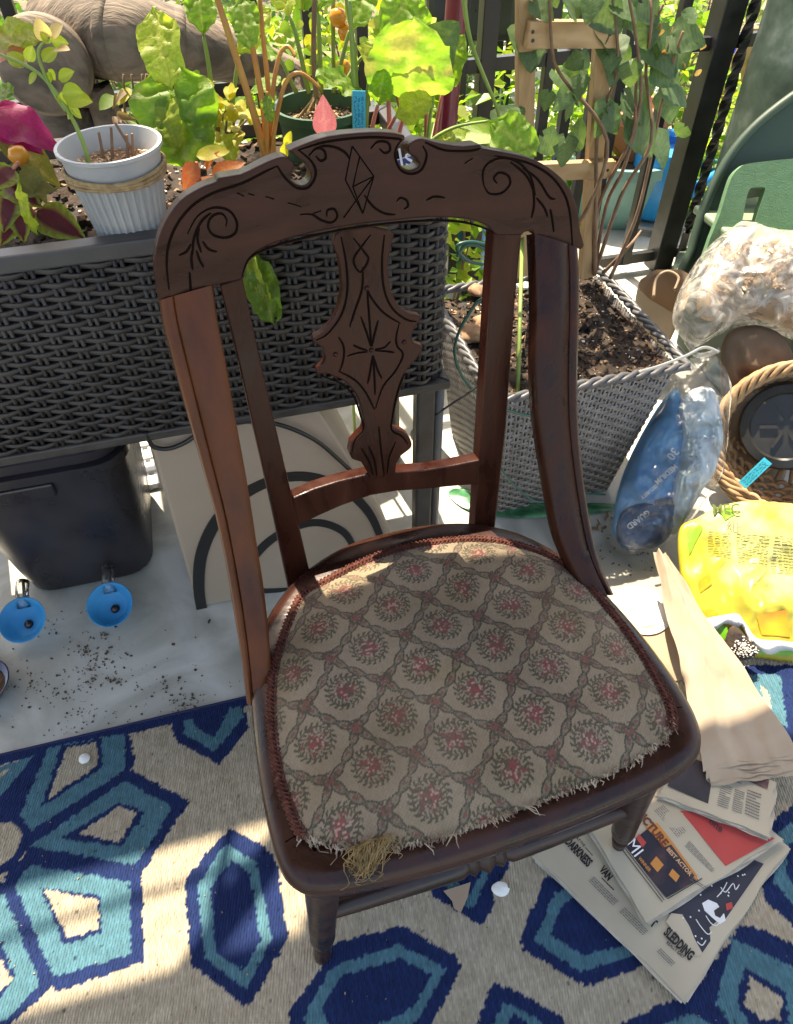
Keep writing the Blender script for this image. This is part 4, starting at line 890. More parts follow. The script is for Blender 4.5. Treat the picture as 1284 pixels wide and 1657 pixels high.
LF = {
 'chard': [leaf_mesh('leaf', chardw(.30), green(G1, G2, (.38, .42, .14), .10, i), 24, 12, .22, .10, .13, 2.5, .07, i) for i in range(3)],
 'chard_yellow': [leaf_mesh('leaf', chardw(.27), green((.24, .34, .04), (.40, .46, .07), (.50, .48, .16), .10, i+5), 24, 12, .28, .10, .14, 2.2, .08, i+5) for i in range(2)],
 'chard_blotch': [leaf_mesh('leaf', chardw(.36), green((.13, .26, .04), (.22, .36, .07), (.40, .42, .18), .09, 3.3, (.29, .30, .11)), 24, 12, .12, .08, .14, 2, .05, 9)],
 'rose': [leaf_mesh('leaf', oval(.36), green((.22, .32, .03), (.40, .46, .06), (.45, .48, .15), .06, i), 6, 4, .12, .15, 0, m=M['leaf'], seed=i) for i in range(2)],
 'rose_pale': [leaf_mesh('leaf', oval(.34), green((.50, .34, .22), (.52, .42, .25), (.5, .4, .25), .05, 2), 6, 4, .1, .2)],
 'heart': [leaf_mesh('leaf', heart(.52), green((.055, .12, .045), (.12, .20, .08), (.24, .30, .16), .05, i), 14, 10, .22+.06*i, .10, .05, 1.5, .03, i, M['leaf_dark'], lobe=.20) for i in range(3)],
 'pink': [leaf_mesh('leaf', point(.26), green((.40, .13, .15), (.46, .19, .20), (.52, .26, .26), .08, 2), 10, 6, .1, .16, m=M['leaf_red'])],
 'red': [leaf_mesh('leaf', point(.22), green((.42, .10, .03), (.50, .17, .05), (.50, .25, .08), .08, 4), 10, 6, .35, .18, m=M['leaf_red'])],
 'magenta': [leaf_mesh('leaf', point(.30), green((.34, .012, .10), (.45, .02, .17), (.28, .01, .06), .08, 1), 12, 8, .3, .10, .2, 2, .05, m=M['leaf_red'])],
 'long': [leaf_mesh('leaf', point(.13), green((.18, .32, .05), (.30, .42, .08), (.45, .48, .2), .12, 1), 14, 6, .25, .15)],
 'yellow': [leaf_mesh('leaf', oval(.30), green((.42, .40, .04), (.52, .48, .07), (.5, .46, .15), .07, i), 8, 5, .2, .1, .1, 2) for i in range(2)],
 'dry': [leaf_mesh('leaf', point(.22), green((.16, .10, .06), (.24, .16, .10), (.2, .12, .06), .1, 2), 8, 4, .5, .3)],
 'back': [leaf_mesh('leaf', oval(.34), green((.10, .20, .03), (.20, .32, .05), (.25, .32, .08), .05, i), 5, 2, .2, .15) for i in range(2)],
}
def coleus_c(s, x):
    d = abs(x)+max(0, s-.75)*1.4; 
    if d > .72+.12*math.sin(s*40): return (.22, .32, .04)
    if d > .5: return (.20, .17, .04)
    return lerp3((.13, .012, .035), (.07, .012, .02), .5+.5*nz(x, s*4, 2, 2))
LF['coleus'] = [leaf_mesh('leaf', point(.33), coleus_c, 14, 10, .28, .10, .10, 3, .03, i) for i in range(2)]
LF['coleus_olive'] = [leaf_mesh('leaf', point(.27), green((.11, .11, .03), (.20, .19, .05), (.22, .10, .06), .1, 4), 14, 8, .3, .12, .06, 2, .03)]
CAMV = Vector(CAMP)
def leaf(parent, kind, base, tip, width=1., up=None, roll=0., name='leaf', k=None):
    ms = LF[kind]; me = ms[random.randrange(len(ms)) if k is None else k % len(ms)]
    b = Vector(base); t = Vector(tip); Y = (t-b); L = Y.length; Y.normalize()
    hint = Vector(up) if up is not None else ((CAMV-b).normalized()*.9+Vector((0, 0, .7)))
    Z = (hint-hint.dot(Y)*Y); Z = Z.normalized() if Z.length > 1e-4 else Vector((1, 0, 0)); X = Y.cross(Z)
    R = Matrix((X, Y, Z)).transposed() @ Matrix.Rotation(roll, 3, 'Y')
    o = bpy.data.objects.new(name, me); C.objects.link(o)
    mw = Matrix.Translation(b-wloc(parent)) @ R.to_4x4() @ Matrix.Diagonal((L*width, L, L, 1))
    o.matrix_local = mw; o.parent = parent; return o
def stem(parent, pts, r0, r1, m, name='stem', n=7):
    P = catmull([A(*p) for p in pts], 5); o = MB(); k = len(P); o.tube(P, [r0+(r1-r0)*i/(k-1) for i in range(k)], n); return o.build(name, m, parent, smooth=True)
def yy(d): return lambda u, v: atplane(u, v, A(0, .9138, 0)+E2*d, E2)      # plane parallel to the planter's front, d behind it

# ------------------------------------------------------------------ woven panels
def weave(parent, path, z0, z1, rowh, pitch, depth, m, outn, seg=6, name='cane_strand', join=False, stakes=True, gap=.12, sub=1):
    # path: polyline (world xy); rows of flat strands passing in front of and behind upright stakes
    P = [A(*p) for p in path]; Ls = np.concatenate([[0], np.cumsum([np.linalg.norm(P[i+1]-P[i]) for i in range(len(P)-1)])])
    tot = Ls[-1]; n = int(tot/pitch*seg); rows = int(round((z1-z0)/rowh)); rh = (z1-z0)/rows
    pos = lambda s: A(np.interp(s, Ls, [p[0] for p in P]), np.interp(s, Ls, [p[1] for p in P]), 0)
    S = np.linspace(0, tot, n+1); PT = [pos(s) for s in S]; NN = []
    for i in range(n+1):
        t = nrm(PT[min(i+1, n)]-PT[max(i-1, 0)]); N = A(t[1], -t[0], 0); NN.append(N)
    big = MB()
    for j in range(rows):
        o = big if join else MB(); secs = []; zc = z0+(j+.5)*rh; hh = rh*(1-gap)/2
        for i in range(n+1):
            d = depth*math.sin(math.pi*(S[i]/pitch)+math.pi*(j % 2)); p = PT[i]+NN[i]*d; dz = rh*.10*math.sin(math.pi*S[i]/pitch*1+j*math.pi+1.2)
            th_ = .0018
            secs.append([p+A(0, 0, zc-hh+dz), p+NN[i]*th_+A(0, 0, zc-hh*.5+dz), p+NN[i]*th_+A(0, 0, zc+hh*.5+dz), p+A(0, 0, zc+hh+dz), p-NN[i]*th_+A(0, 0, zc+dz)])
        o.loft(secs)
        if not join: o.build(name, m, parent, smooth=True)
    if join: big.build('woven_panel', m, parent, smooth=False, kind='stuff')
    if stakes:
        k = int(tot/pitch); sb = MB()
        for i in range(k+1):
            s = (i+.5)*pitch
            if s > tot: break
            p = pos(s); t = nrm(pos(min(tot, s+.002))-pos(max(0, s-.002))); o = sb if join else MB()
            for dx in (-.0042, .0042):
                o.tube([p+t*dx+A(0, 0, z0), p+t*dx+A(0, 0, z1)], .0030, 6)
            if not join: o.build('cane_stake', m, parent, smooth=True)
        if join: sb.build('stakes', m, parent, smooth=True, kind='stuff')

# ------------------------------------------------------------------ raised dark planter at the left
LY, ZT, ZB, DEP = .9138, .752, .448, .36
fx = lambda s, d=0.: A(0, LY, 0)+E1*s+E2*d
SR = .083/math.cos(PHI)                                  # right end along the front
SL = -.86
pl = thing('raised_planter', 'long dark wicker raised planter on grey legs behind the chair', 'planter', fx(-.4, .18))
rc = .045
path = [fx(SL)]+[fx(s) for s in np.linspace(SL+.05, SR-rc, 12)]+[fx(SR-rc)+E1*rc*math.sin(a)+E2*rc*(1-math.cos(a)) for a in np.linspace(.2, math.pi/2, 6)]+[fx(SR, rc+.02), fx(SR, DEP*.5), fx(SR, DEP-.03)]
weave(pl, path, ZB+.012, ZT-.022, .0093, .0262, .0036, M['wicker_dark'], None)
o = MB(); o.prism([fx(SL, .008), fx(SR-.012, .008), fx(SR-.012, DEP), fx(SL, DEP)], (0, 0, ZT-.04-ZB-.01))
o.v = [(x, y, z+ZB+.008) for x, y, z in o.v]; o.build('inner_liner', M['bin'], pl)
def rimring(z0, z1, w, m, name):
    o = MB(); q = lambda s, d, z: fx(s, d)+A(0, 0, z)
    corners = [(SL, -.006), (SR+.006, -.006), (SR+.006, DEP+.006), (SL, DEP+.006)]
    inn = [(SL+w, w-.006), (SR+.006-w, w-.006), (SR+.006-w, DEP+.006-w), (SL+w, DEP+.006-w)]
    for i in range(4):
        a, b, c, d = corners[i], corners[(i+1) % 4], inn[(i+1) % 4], inn[i]; o.prism([q(*a, z0), q(*b, z0), q(*c, z0), q(*d, z0)], (0, 0, z1-z0))
    return o.build(name, m, pl, bevel=.003)
rimring(ZT-.022, ZT, .026, M['wicker_rim'], 'rim'); rimring(ZB-.004, ZB+.012, .02, M['wicker_dark'], 'base_rail')
for s, d in [(SR-.028, .028), (SR-.028, DEP-.03), (SL+.03, .028), (SL+.03, DEP-.03)]:
    o = MB(); p = fx(s, d); o.box(p+A(0, 0, ZB/2), (.032, .030, ZB-.002), E1, E2); lg = o.build('leg', M['wicker_dark'], pl, bevel=.004)
    o = MB(); o.tube([p+E1*.025+A(0, 0, .0), p+E1*.025+A(0, 0, ZB-.004)], .010, 12); o.build('leg_tube', M['leg_grey'], lg, smooth=True)
def soilgrid(q, z, name, parent, n=60, amp=.012, m=M['soil'], chips=500, cs=.004):
    o = MB(); f = lambda s, t: (q[0]*(1-s)+q[1]*s)*(1-t)+(q[3]*(1-s)+q[2]*s)*t
    hgt = lambda s, t: z+amp*nz(s*5, t*4, z*7, 1.4)+amp*.6*nz(s*22, t*18, 1, 1.6)
    def g(s, t): p = f(s, t); return (p[0], p[1], hgt(s, t))
    o.grid(g, n, int(n*.6)); so = o.build(name, m, parent, smooth=True)
    for mm, cnt, sc, nm in ((M['soil'], chips, 1.3, 'clods'), (M['chips'], chips//2, 1., 'bark_pieces'), (M['perlite'], chips//3, .45, 'perlite_grains')):
        o = MB()
        for k in range(cnt):
            s, t = random.random(), random.random(); p = f(s, t); r = cs*sc*random.uniform(.4, 1.6)*(2.2 if random.random() < .05 else 1)
            X = nrm(A(random.gauss(0, 1), random.gauss(0, 1), random.gauss(0, .5))); Y = nrm(np.cross(X, A(random.gauss(0, .4), random.gauss(0, .4), 1)))
            o.box(A(p[0], p[1], hgt(s, t)+r*.2), (r*random.uniform(1, 2.4), r*random.uniform(.6, 1.2), r*random.uniform(.3, .8)), X, Y)
        o.build(nm, mm, so, kind='stuff')
    return so
soilgrid([fx(SL+.02, .02), fx(SR-.02, .02), fx(SR-.02, DEP-.02), fx(SL+.02, DEP-.02)], .722, 'soil', pl, 80, .012, chips=1100, cs=.0042)
SZ = .722

# white ribbed pot
wp = atz(222, 392, SZ-.004)
t = thing('ribbed_pot', 'white ribbed metal pot bound with jute twine, holding a rose seedling', 'pot', wp+A(0, 0, 0))
o = MB(); n = 132; Hh = .118; R0, R1 = .040, .0585
rib = lambda k: .0012*(1 if (k//2) % 2 else -1)
rings = []
for z, r, a in [(0, R0, 1), (.086, lerp(R0, R1, .70), 1), (.088, lerp(R0, R1, .71)+.001, 0), (.102, lerp(R0, R1, .85), 0), (.116, R1-.001, 0), (.118, R1+.003, 0), (.122, R1+.003, 0), (.122, R1-.001, 0), (.092, R1-.012, 0)]:
    rings.append([wp+A((r+rib(k)*a)*math.cos(6.283185*k/n), (r+rib(k)*a)*math.sin(6.283185*k/n), z) for k in range(n)])
V = [p for r in rings for p in r]; o.add(V, [(j*n+i, j*n+(i+1) % n, (j+1)*n+(i+1) % n, (j+1)*n+i) for j in range(len(rings)-1) for i in range(n)])
o.build('pot_wall', M['pot_white'], t, smooth=True, sharp=35)
o = MB()
for k, z in enumerate((.0895, .0935, .0975)):
    r = lerp(R0, R1, z/Hh)+.0035; o.tube([wp+A(r*math.cos(a), r*math.sin(a), z+.0012*math.sin(3*a+k)) for a in np.linspace(0, 6.2832, 60)], .0026, 6)
o.build('twine_band', M['twine'], t, smooth=True)
o = MB(); o.grid(lambda s, q: wp+A((R1-.010)*s*math.cos(6.2832*q), (R1-.010)*s*math.sin(6.2832*q), .097+.004*nz(s*3, q*9, 1, 2)), 12, 40); ps = o.build('soil', M['chips'], t, smooth=True)
o = MB()
for k in range(260):
    r = (R1-.011)*math.sqrt(random.random()); a = random.uniform(0, 6.28); crumb(wp+A(r*math.cos(a), r*math.sin(a), .100), random.uniform(.001, .0028))
o.build('mulch', M['straw'], ps, kind='stuff')
o = MB()
for (u, v, u2, v2) in [(168, 262, 160, 214), (180, 262, 180, 206), (206, 262, 205, 218), (214, 262, 214, 216), (212, 232, 186, 198)]:
    a, b = aty(u, v, wp[1]+.012), aty(u2, v2, wp[1]+.012); o.tube([a-A(0, 0, .01), b], [.0022, .0016], 6)
o.build('twig', M['stem_brown'], t)
# rose seedling
yr = wp[1]-.02
rs_ = thing('rose_seedling', 'thin rose seedling with yellow green leaflets growing in the white pot', 'plant', wp+A(-.03, -.02, .10))
R = lambda u, v, d=0.: aty(u, v, yr+d)
stem(rs_, [R(145, 286), R(138, 240), R(108, 175), R(62, 118), (R(0, 88))], .0030, .0016, M['stem_green']); stem(rs_, [R(108, 180), R(82, 140), R(62, 86), R(80, 60)], .0024, .0012, M['stem_green'])
for b, q, kd in [((40, 108), (10, 82), 'rose'), ((45, 105), (22, 98), 'rose_pale'), ((46, 100), (52, 74), 'rose'), ((70, 100), (92, 75), 'rose'), ((76, 68), (60, 30), 'rose_pale'), ((82, 60), (100, 38), 'rose_pale'), ((82, 66), (112, 70), 'rose'), ((82, 70), (66, 50), 'rose'), ((88, 80), (112, 78), 'rose_pale'), ((78, 112), (92, 130), 'rose'), ((95, 128), (118, 114), 'rose'), ((100, 150), (132, 148), 'rose'), ((104, 158), (148, 162), 'rose'), ((110, 170), (135, 190), 'rose'), ((104, 172), (100, 150), 'rose'), ((60, 118), (45, 135), 'rose'), ((84, 118), (76, 134), 'rose'), ((118, 178), (108, 192), 'rose')]:
    leaf(rs_, kd, R(*b), R(*q, random.uniform(-.01, .01)), 1., roll=random.uniform(-.4, .4))
# coleus
def D(d): return yy(d)
co = thing('coleus', 'coleus with purple and green edged leaves at the left end of the planter', 'plant', fx(-.46, .12)+A(0, 0, SZ))
stem(co, [fx(-.43, .10)+A(0, 0, SZ-.01), D(.10)(22, 300), D(.10)(30, 262)], .004, .002, M['stem_pink'])
for b, q, kd, w in [((10, 300), (62, 322), 'coleus', 1.2), ((20, 310), (0, 372), 'coleus', 1.), ((60, 342), (134, 378), 'coleus', 1.15), ((26, 330), (38, 388), 'coleus', 1.1), ((22, 272), (-20, 300), 'coleus', 1.2), ((40, 270), (72, 322), 'coleus_olive', 1.1), ((30, 300), (78, 300), 'coleus_olive', 1.1), ((24, 352), (2, 392), 'coleus', 1.)]:
    leaf(co, kd, D(.10)(*b), D(.07)(*q), w, roll=random.uniform(-.3, .3))
leaf(co, 'chard_yellow', D(.06)(32, 290), D(.05)(45, 385), .45, roll=.5, k=0)
mg = thing('magenta_coleus', 'bright magenta leaf plant beside the white pot, by the left edge', 'plant', fx(-.5, .2)+A(0, 0, SZ))
stem(mg, [fx(-.52, .2)+A(0, 0, SZ-.01), D(.2)(-10, 200), D(.2)(-8, 180)], .004, .003, M['stem_pink'])
for b, q, kd, w in [((-12, 178), (92, 226), 'magenta', 1.05), ((-10, 196), (60, 235), 'magenta', .9), ((0, 210), (98, 288), 'coleus_olive', 1.), ((-14, 60), (46, 42), 'chard_yellow', 1.1), ((-10, 90), (20, 58), 'red', 1.6), ((-8, 160), (6, 140), 'chard', 1.)]:
    leaf(mg, kd, D(.19)(*b), D(.15)(*q), w, roll=random.uniform(-.2, .2))
for k, (u, v) in enumerate([(30, 250)]):
    o = MB(); c = D(.14)(u, v); o.lathe(c-A(0, 0, .012), [(.001, 0), (.010, .003), (.013, .011), (.009, .02), (.001, .022)], 14); tag(o.build('fallen_petal', M['tomato'], smooth=True), 'small orange fruit among the coleus leaves', 'fruit')

# swiss chard: several plants
def chard(label, base_px, d, leaves, stemm):
    P0 = D(d)(*base_px); t = thing('chard_plant', label, 'plant', A(P0[0], P0[1], SZ))
    for path, r, tip, w, kd, rl in leaves:
        pts = [D(d+dd)(u, v) for u, v, dd in path]; stem(t, pts, r, r*.6, stemm, 'leaf_stalk')
        if tip: leaf(t, kd, pts[-1], D(d+tip[2])(tip[0], tip[1]), w, roll=rl)
    return t
chard('large crinkled pale green chard leaves hanging behind the white pot', (300, 250), .17,
      [([(318, 262, 0), (300, 180, .02), (262, 60, .03), (250, 12, .02)], .004, (262, 122, -.05), 1.15, 'chard_yellow', .35),
       ([(316, 262, 0), (300, 160, .02), (268, 90, .02)], .004, (300, 262, -.06), 1.35, 'chard', .1),
       ([(320, 262, 0), (320, 200, .02), (290, 120, .02)], .004, (338, 215, -.04), 1.1, 'chard', -.3),
       ([(312, 262, 0), (290, 200, 0), (258, 150, .0)], .004, (276, 230, -.05), 1.2, 'chard_yellow', .5)], M['stem_green'])
chard('orange stalked chard growing from the soil behind the crest rail', (432, 262), .13,
      [([(432, 262, 0), (410, 180, 0), (372, 60, 0), (346, -20, 0)], .0055, None, 1, 'chard', 0), ([(436, 262, 0), (424, 160, .01), (404, 50, .01), (392, -10, .01)], .0045, (400, 70, -.03), 1.0, 'chard', .2),
       ([(440, 262, 0), (436, 160, .02), (424, 40, .02), (420, -20, .02)], .004, None, 1, 'chard', 0), ([(438, 262, 0), (446, 200, 0), (462, 135, 0), (486, 118, 0), (518, 142, 0)], .0035, None, 1, 'chard', 0),
       ([(444, 258, 0), (441, 160, .01), (452, 92, .01), (466, 75, .01), (478, 92, .0)], .0035, None, 1, 'chard', 0),
       ([(432, 258, 0), (432, 200, -.01), (432, 148, -.01)], .0035, (436, 196, -.03), .8, 'chard', .3)], M['stem_orange'])
chard('tall green chard leaf with pale midrib above the centre of the chair', (585, 240), .22,
      [([(590, 240, 0), (598, 130, 0), (614, 62, 0)], .0042, (672, -24, -.02), .95, 'chard', .1), ([(575, 240, 0), (572, 120, 0), (566, 0, 0)], .0045, None, 1, 'chard', 0), ([(578, 240, 0), (575, 100, .01), (556, -30, .01)], .004, None, 1, 'chard', 0),
       ([(582, 240, 0), (590, 180, 0), (585, 150, 0)], .004, (526, 108, -.04), .9, 'chard', .3)], M['stem_green'])
chard('broad blotched chard leaf with dry patches right of the blue label', (640, 240), .20,
      [([(640, 240, 0), (650, 200, 0), (660, 172, 0)], .004, (668, 40, -.05), 1.35, 'chard_blotch', 0), ([(632, 240, 0), (628, 150, .02), (622, 70, .02)], .004, None, 1, 'chard', 0),
       ([(616, 246, 0), (624, 220, 0), (640, 190, -.02)], .004, (690, 156, -.05), 1.3, 'chard_yellow', .2), ([(600, 246, 0), (604, 200, 0), (612, 170, 0)], .004, (620, 120, -.02), 1.1, 'chard', .2)], M['stem_pink'])
chard('drooping long leaves trailing over the right end of the crest rail', (700, 250), .20,
      [([(680, 250, 0), (700, 226, 0), (740, 205, -.02), (790, 196, -.05)], .003, (870, 246, -.10), 1.2, 'chard', .2), ([(676, 252, 0), (710, 218, 0), (760, 196, -.02)], .003, (836, 216, -.06), 1.0, 'long', .2), ([(690, 250, 0), (730, 222, 0)], .003, (830, 208, -.05), 1.4, 'long', -.2), ([(690, 250, 0), (700, 232, 0)], .003, (776, 226, -.04), 1.2, 'chard_yellow', -.2)], M['stem_green'])
cr_ = thing('dark_vine_leaf', 'dark glossy leaf beside the maroon pole', 'plant', D(.26)(690, 230)*A(1, 1, 0)+A(0, 0, SZ))
stem(cr_, [D(.26)(690, 240), D(.26)(700, 160), D(.26)(706, 110)], .003, .002, M['stem_green']); leaf(cr_, 'heart', D(.26)(700, 100), D(.22)(728, 42), 1.1, roll=.2); leaf(cr_, 'heart', D(.26)(712, 92), D(.24)(736, 70), 1.0, roll=.2)
chard('cluster of upright pale chard leaves between white pot and orange stalks', (370, 240), .24,
      [([(352, 236, 0), (340, 120, 0), (330, 60, 0)], .004, (318, -40, .02), 1.0, 'chard', .3), ([(366, 236, 0), (380, 140, 0), (386, 90, 0)], .004, (420, 10, -.02), 1.0, 'chard_yellow', -.2), ([(372, 236, 0), (360, 190, 0), (345, 150, -.02)], .0035, (306, 112, -.05), 1.1, 'chard', .5),
       ([(380, 236, 0), (396, 180, 0), (404, 150, 0)], .0035, (446, 120, -.03), 1.0, 'chard', -.4), ([(360, 236, 0), (352, 200, 0), (346, 180, 0)], .0035, (372, 248, -.06), 1.0, 'chard_yellow', .2)], M['stem_green'])
chard('leafy chard clump standing behind the green nursery pot', (520, 150), .33,
      [([(500, 150, 0), (480, 60, 0), (470, 30, 0)], .004, (440, -50, .02), 1.1, 'chard_yellow', .3), ([(520, 150, 0), (516, 40, 0), (514, 20, 0)], .004, (530, -70, .02), 1.0, 'chard', 0), ([(540, 150, 0), (560, 70, 0), (566, 50, 0)], .004, (600, -30, .0), 1.1, 'chard', -.2), ([(548, 150, 0), (580, 100, 0), (590, 90, 0)], .0035, (640, 70, -.02), 1.2, 'chard_yellow', -.3), ([(480, 150, 0), (452, 90, 0)], .0035, (404, 64, -.02), 1.2, 'chard', .4)], M['stem_green'])
chard('chard leaves rising beside the maroon pole at the planter end', (690, 235), .30,
      [([(690, 236, 0), (690, 120, 0), (684, 70, 0)], .004, (672, -10, .0), 1.0, 'chard', .2), ([(700, 236, 0), (716, 150, 0)], .004, (742, 60, -.02), .9, 'chard', -.2), ([(660, 236, 0), (640, 140, 0)], .004, (600, 70, -.02), 1.0, 'chard_yellow', .3)], M['stem_pink'])
hg = thing('hanging_leaf', 'bright green leaf hanging over the planter front, seen under the crest arch', 'plant', fx(-.16, .02)+A(0, 0, ZT))
stem(hg, [fx(-.2, .05)+A(0, 0, SZ-.01), D(.02)(395, 375), D(-.012)(404, 410)], .003, .002, M['stem_green']); leaf(hg, 'chard', D(-.012)(400, 392), D(-.03)(444, 538), .62, up=(.1, -1, .25), k=1); leaf(hg, 'chard_yellow', D(-.014)(398, 392), D(-.03)(424, 500), .5, up=(-.4, -1, .2))
rl = thing('red_leaf_plant', 'small plant with orange red curled leaves between white pot and chair', 'plant', D(.06)(330, 330)*A(1, 1, 0)+A(0, 0, SZ))
stem(rl, [D(.06)(330, 340), D(.06)(322, 290), D(.06)(318, 262)], .0035, .002, M['stem_pink'])
for b, q, kd, w in [((316, 262), (298, 310), 'red', 1.3), ((318, 252), (368, 240), 'yellow', .7), ((345, 290), (384, 258), 'red', 1.3), ((334, 275), (342, 245), 'red', .8), ((320, 300), (362, 282), 'red', .9)]:
    leaf(rl, kd, D(.055)(*b), D(.04)(*q), w, roll=random.uniform(-.3, .3))
pk = thing('pink_leaf_plant', 'single pink pointed leaf standing behind the crest rail', 'plant', D(.08)(525, 240)*A(1, 1, 0)+A(0, 0, SZ))
stem(pk, [D(.08)(527, 270), D(.08)(526, 235), D(.08)(526, 216)], .003, .002, M['stem_pink']); leaf(pk, 'pink', D(.08)(527, 220), D(.07)(523, 156), 1.15, up=(.1, -1, .5))
for u, v in [(468, 215), (462, 232)]: leaf(pk, 'yellow', D(.08)(u-4, v+26), D(.07)(u, v), .8)
yl = thing('yellowing_plant', 'yellowing leafy plant in the soil right of the hanging chard', 'plant', D(.2)(365, 215)*A(1, 1, 0)+A(0, 0, SZ))
for k in range(26):
    u, v = random.gauss(360, 26), random.gauss(168, 26); b = D(.2)(365+random.uniform(-22, 22), 215); stem(yl, [b, D(.2)(u, v)], .0018, .001, M['stem_brown']) if k < 9 else None
    leaf(yl, 'yellow', D(.2)(u, v), D(.18)(u+random.uniform(-24, 24), v+random.uniform(-8, 24)), 1.2, roll=random.uniform(-.8, .8))
dr = thing('dried_plant', 'dried brown stalks and leaves in the planter behind the white pot', 'plant', D(.22)(215, 190)*A(1, 1, 0)+A(0, 0, SZ))
for k in range(16):
    u, v = random.uniform(180, 260), random.uniform(140, 200); leaf(dr, random.choice(['dry', 'back', 'yellow', 'dry']), D(.22)(u, v), D(.2)(u+random.uniform(-30, 30), v+random.uniform(-16, 26)), .9, roll=random.uniform(-.9, .9))
for k in range(5):
    u = random.uniform(185, 255); stem(dr, [D(.22)(u, 205), D(.22)(u+random.uniform(-18, 18), 120)], .002, .0012, M['stem_brown'])

# green nursery pot with a bare stem
np_ = D(.28)(520, 226); np_ = A(np_[0], np_[1], SZ-.005)
gp = thing('nursery_pot', 'round green nursery pot with a bare brown stem in the planter', 'pot', np_)
zt = .105; R2 = .066
ctr_ = aty(518, 168, np_[1]); np2 = A(ctr_[0], np_[1], ctr_[2]-zt)
o = MB(); o.lathe(np2, [(R2*.76, 0), (R2*.97, zt-.012), (R2*1.05, zt-.012), (R2*1.06, zt), (R2*.98, zt), (R2*.9, zt-.03)], 40); o.build('pot_wall', M['nursery'], gp, smooth=True, sharp=40)
o = MB(); o.lathe(np2, [(.001, zt-.022), (R2*.93, zt-.026)], 30, cap0=False, cap1=False); so = o.build('soil', M['chips'], gp)
o = MB()
for k in range(200):
    r = R2*.88*math.sqrt(random.random()); a = random.uniform(0, 6.28); crumb(np2+A(r*math.cos(a), r*math.sin(a), zt-.02), random.uniform(.0015, .004))
o.build('mulch', M['soil'], so, kind='stuff')
stem(gp, [np2+A(-.004, 0, zt-.03), aty(508, 100, np_[1]), aty(510, -20, np_[1])], .0042, .0034, M['stem_brown'])
o = MB()
for k in range(16):
    a = random.uniform(0, 6.28); b = np2+A(-.004, 0, zt+.004); o.tube(catmull([b+A(0, 0, random.uniform(0, .02)), b+A(.016*math.cos(a), .016*math.sin(a), -.008), b+A(.032*math.cos(a), .032*math.sin(a), -.024)], 3), [.0013]*6+[.0008], 5)
o.build('roots', M['twine'], gp)
# blue stick label
o = MB(); a, b = D(.12)(582, 226), D(.12)(580, 146); X = E1
def tagstick(name, label, a, b, w, txt, up=None, depth=.0012):
    t = thing(name, label, 'plant label', a); o = MB(); d = nrm(np.asarray(b)-a); N = nrm(CAMP-a); N = nrm(N-(N @ d)*d); S_ = np.cross(d, N)
    o.box((a+b)/2, (w, np.linalg.norm(b-a), depth), S_*-1, d); o.build('label_strip', M['teal_tag'], t)
    for k, tx in enumerate(txt):
        off = S_*(w*(.24-.26*k))+N*(depth/2+.0003); o = MB(); n_ = int(np.linalg.norm(b-a)/.0011)
        pts_ = [a+(b-a)*(.08+.84*i/n_)+off+S_*w*.085*random.choice((-1, 1, .6, -.4))*(1.5 if random.random() < .15 else 1) for i in range(n_)]; st0 = 0
        while st0 < n_-2:
            en = min(n_, st0+random.randint(4, 10)); o.tube(pts_[st0:en], .00028, 4); st0 = en+1
        o.build('handwriting', M['ink'], t)
    return t
tagstick('plant_label', 'turquoise plant label with writing standing in the planter behind the crest rail', D(.12)(582, 236), D(.12)(581, 147), .017, [0, 1, 2])
t = thing('seed_card', 'small dark blue card seen through the right notch of the crest rail', 'card', D(.05)(660, 300)*A(1, 1, 0)+A(0, 0, SZ)); o = MB()
a, b, c, d = D(.05)(634, 300), D(.05)(688, 285), D(.06)(686, 246), D(.06)(634, 262); o.prism([a, b, c, d], E2*.002); o.build('card_face', mat('navy_card', (.015, .03, .16), .4), t)
text_on("ls", D(.046)(650, 272), D(.046)(670, 267), -E2+UP*.3, M['white_ink'], t, 'lettering')
# tomatoes
tm = thing('tomato_plant', 'tomato plant with ripening orange fruit behind the nursery pot', 'plant', D(.42)(560, 150)*A(1, 1, 0)+A(0, 0, 0))
stem(tm, [A(*(D(.42)(540, 200)[:2]), 0), D(.42)(540, 100), D(.42)(556, -40)], .004, .003, M['stem_green'])
for u, v, r in [(547, 28, .014), (560, 52, .013), (556, 108, .012)]:
    o = MB(); c = D(.41)(u, v); o.lathe(c-A(0, 0, r), [(.001, 0), (r*.7, r*.25), (r, r), (r*.75, r*1.7), (.001, r*1.95)], 18); o.build('fruit', M['tomato'], tm, smooth=True)
for k in range(60):
    u, v = random.uniform(455, 640), random.uniform(-20, 130); leaf(tm, random.choice(['rose', 'back', 'back', 'yellow']), D(.43)(u, v), D(.42)(u+random.uniform(-26, 26), v+random.uniform(-6, 34)), 1.1, roll=random.uniform(-.8, .8))

# ------------------------------------------------------------------ weathered log bench behind the planter
LD = D(.60)
lb = thing('log_bench', 'weathered grey brown log bench with big round end behind the planter', 'bench', A(*LD(75, 110)[:2], 0))
cc = LD(78, 105); rad = np.linalg.norm(LD(152, 105)-cc); ax_ = nrm(A(.32, -1, .25))
o = MB(); o.lathe(cc+ax_*-.10, [(rad*.98, -.1), (rad, 0), (rad*1.0, .15), (rad*.97, .170), (rad*.9, .178), (rad*.45, .184), (.001, .186)], 48, axis=ax_); o.build('round_end', M['log'], lb, smooth=True, sharp=50)
arm = [LD(96, 46)-ax_*.12, LD(190, 58), LD(262, 66), LD(330, 78), LD(400, 98), LD(455, 116), LD(492, 128)]
o = MB(); P = catmull(arm, 5); k = len(P); sc = rad/75
o.tube(P, [sc*(72-30*smooth01(i/k*1.4)-16*smooth01((i/k-.5)*2)) for i in range(k)], 26); o.build('log_arm', M['log'], lb, smooth=True, sharp=50)
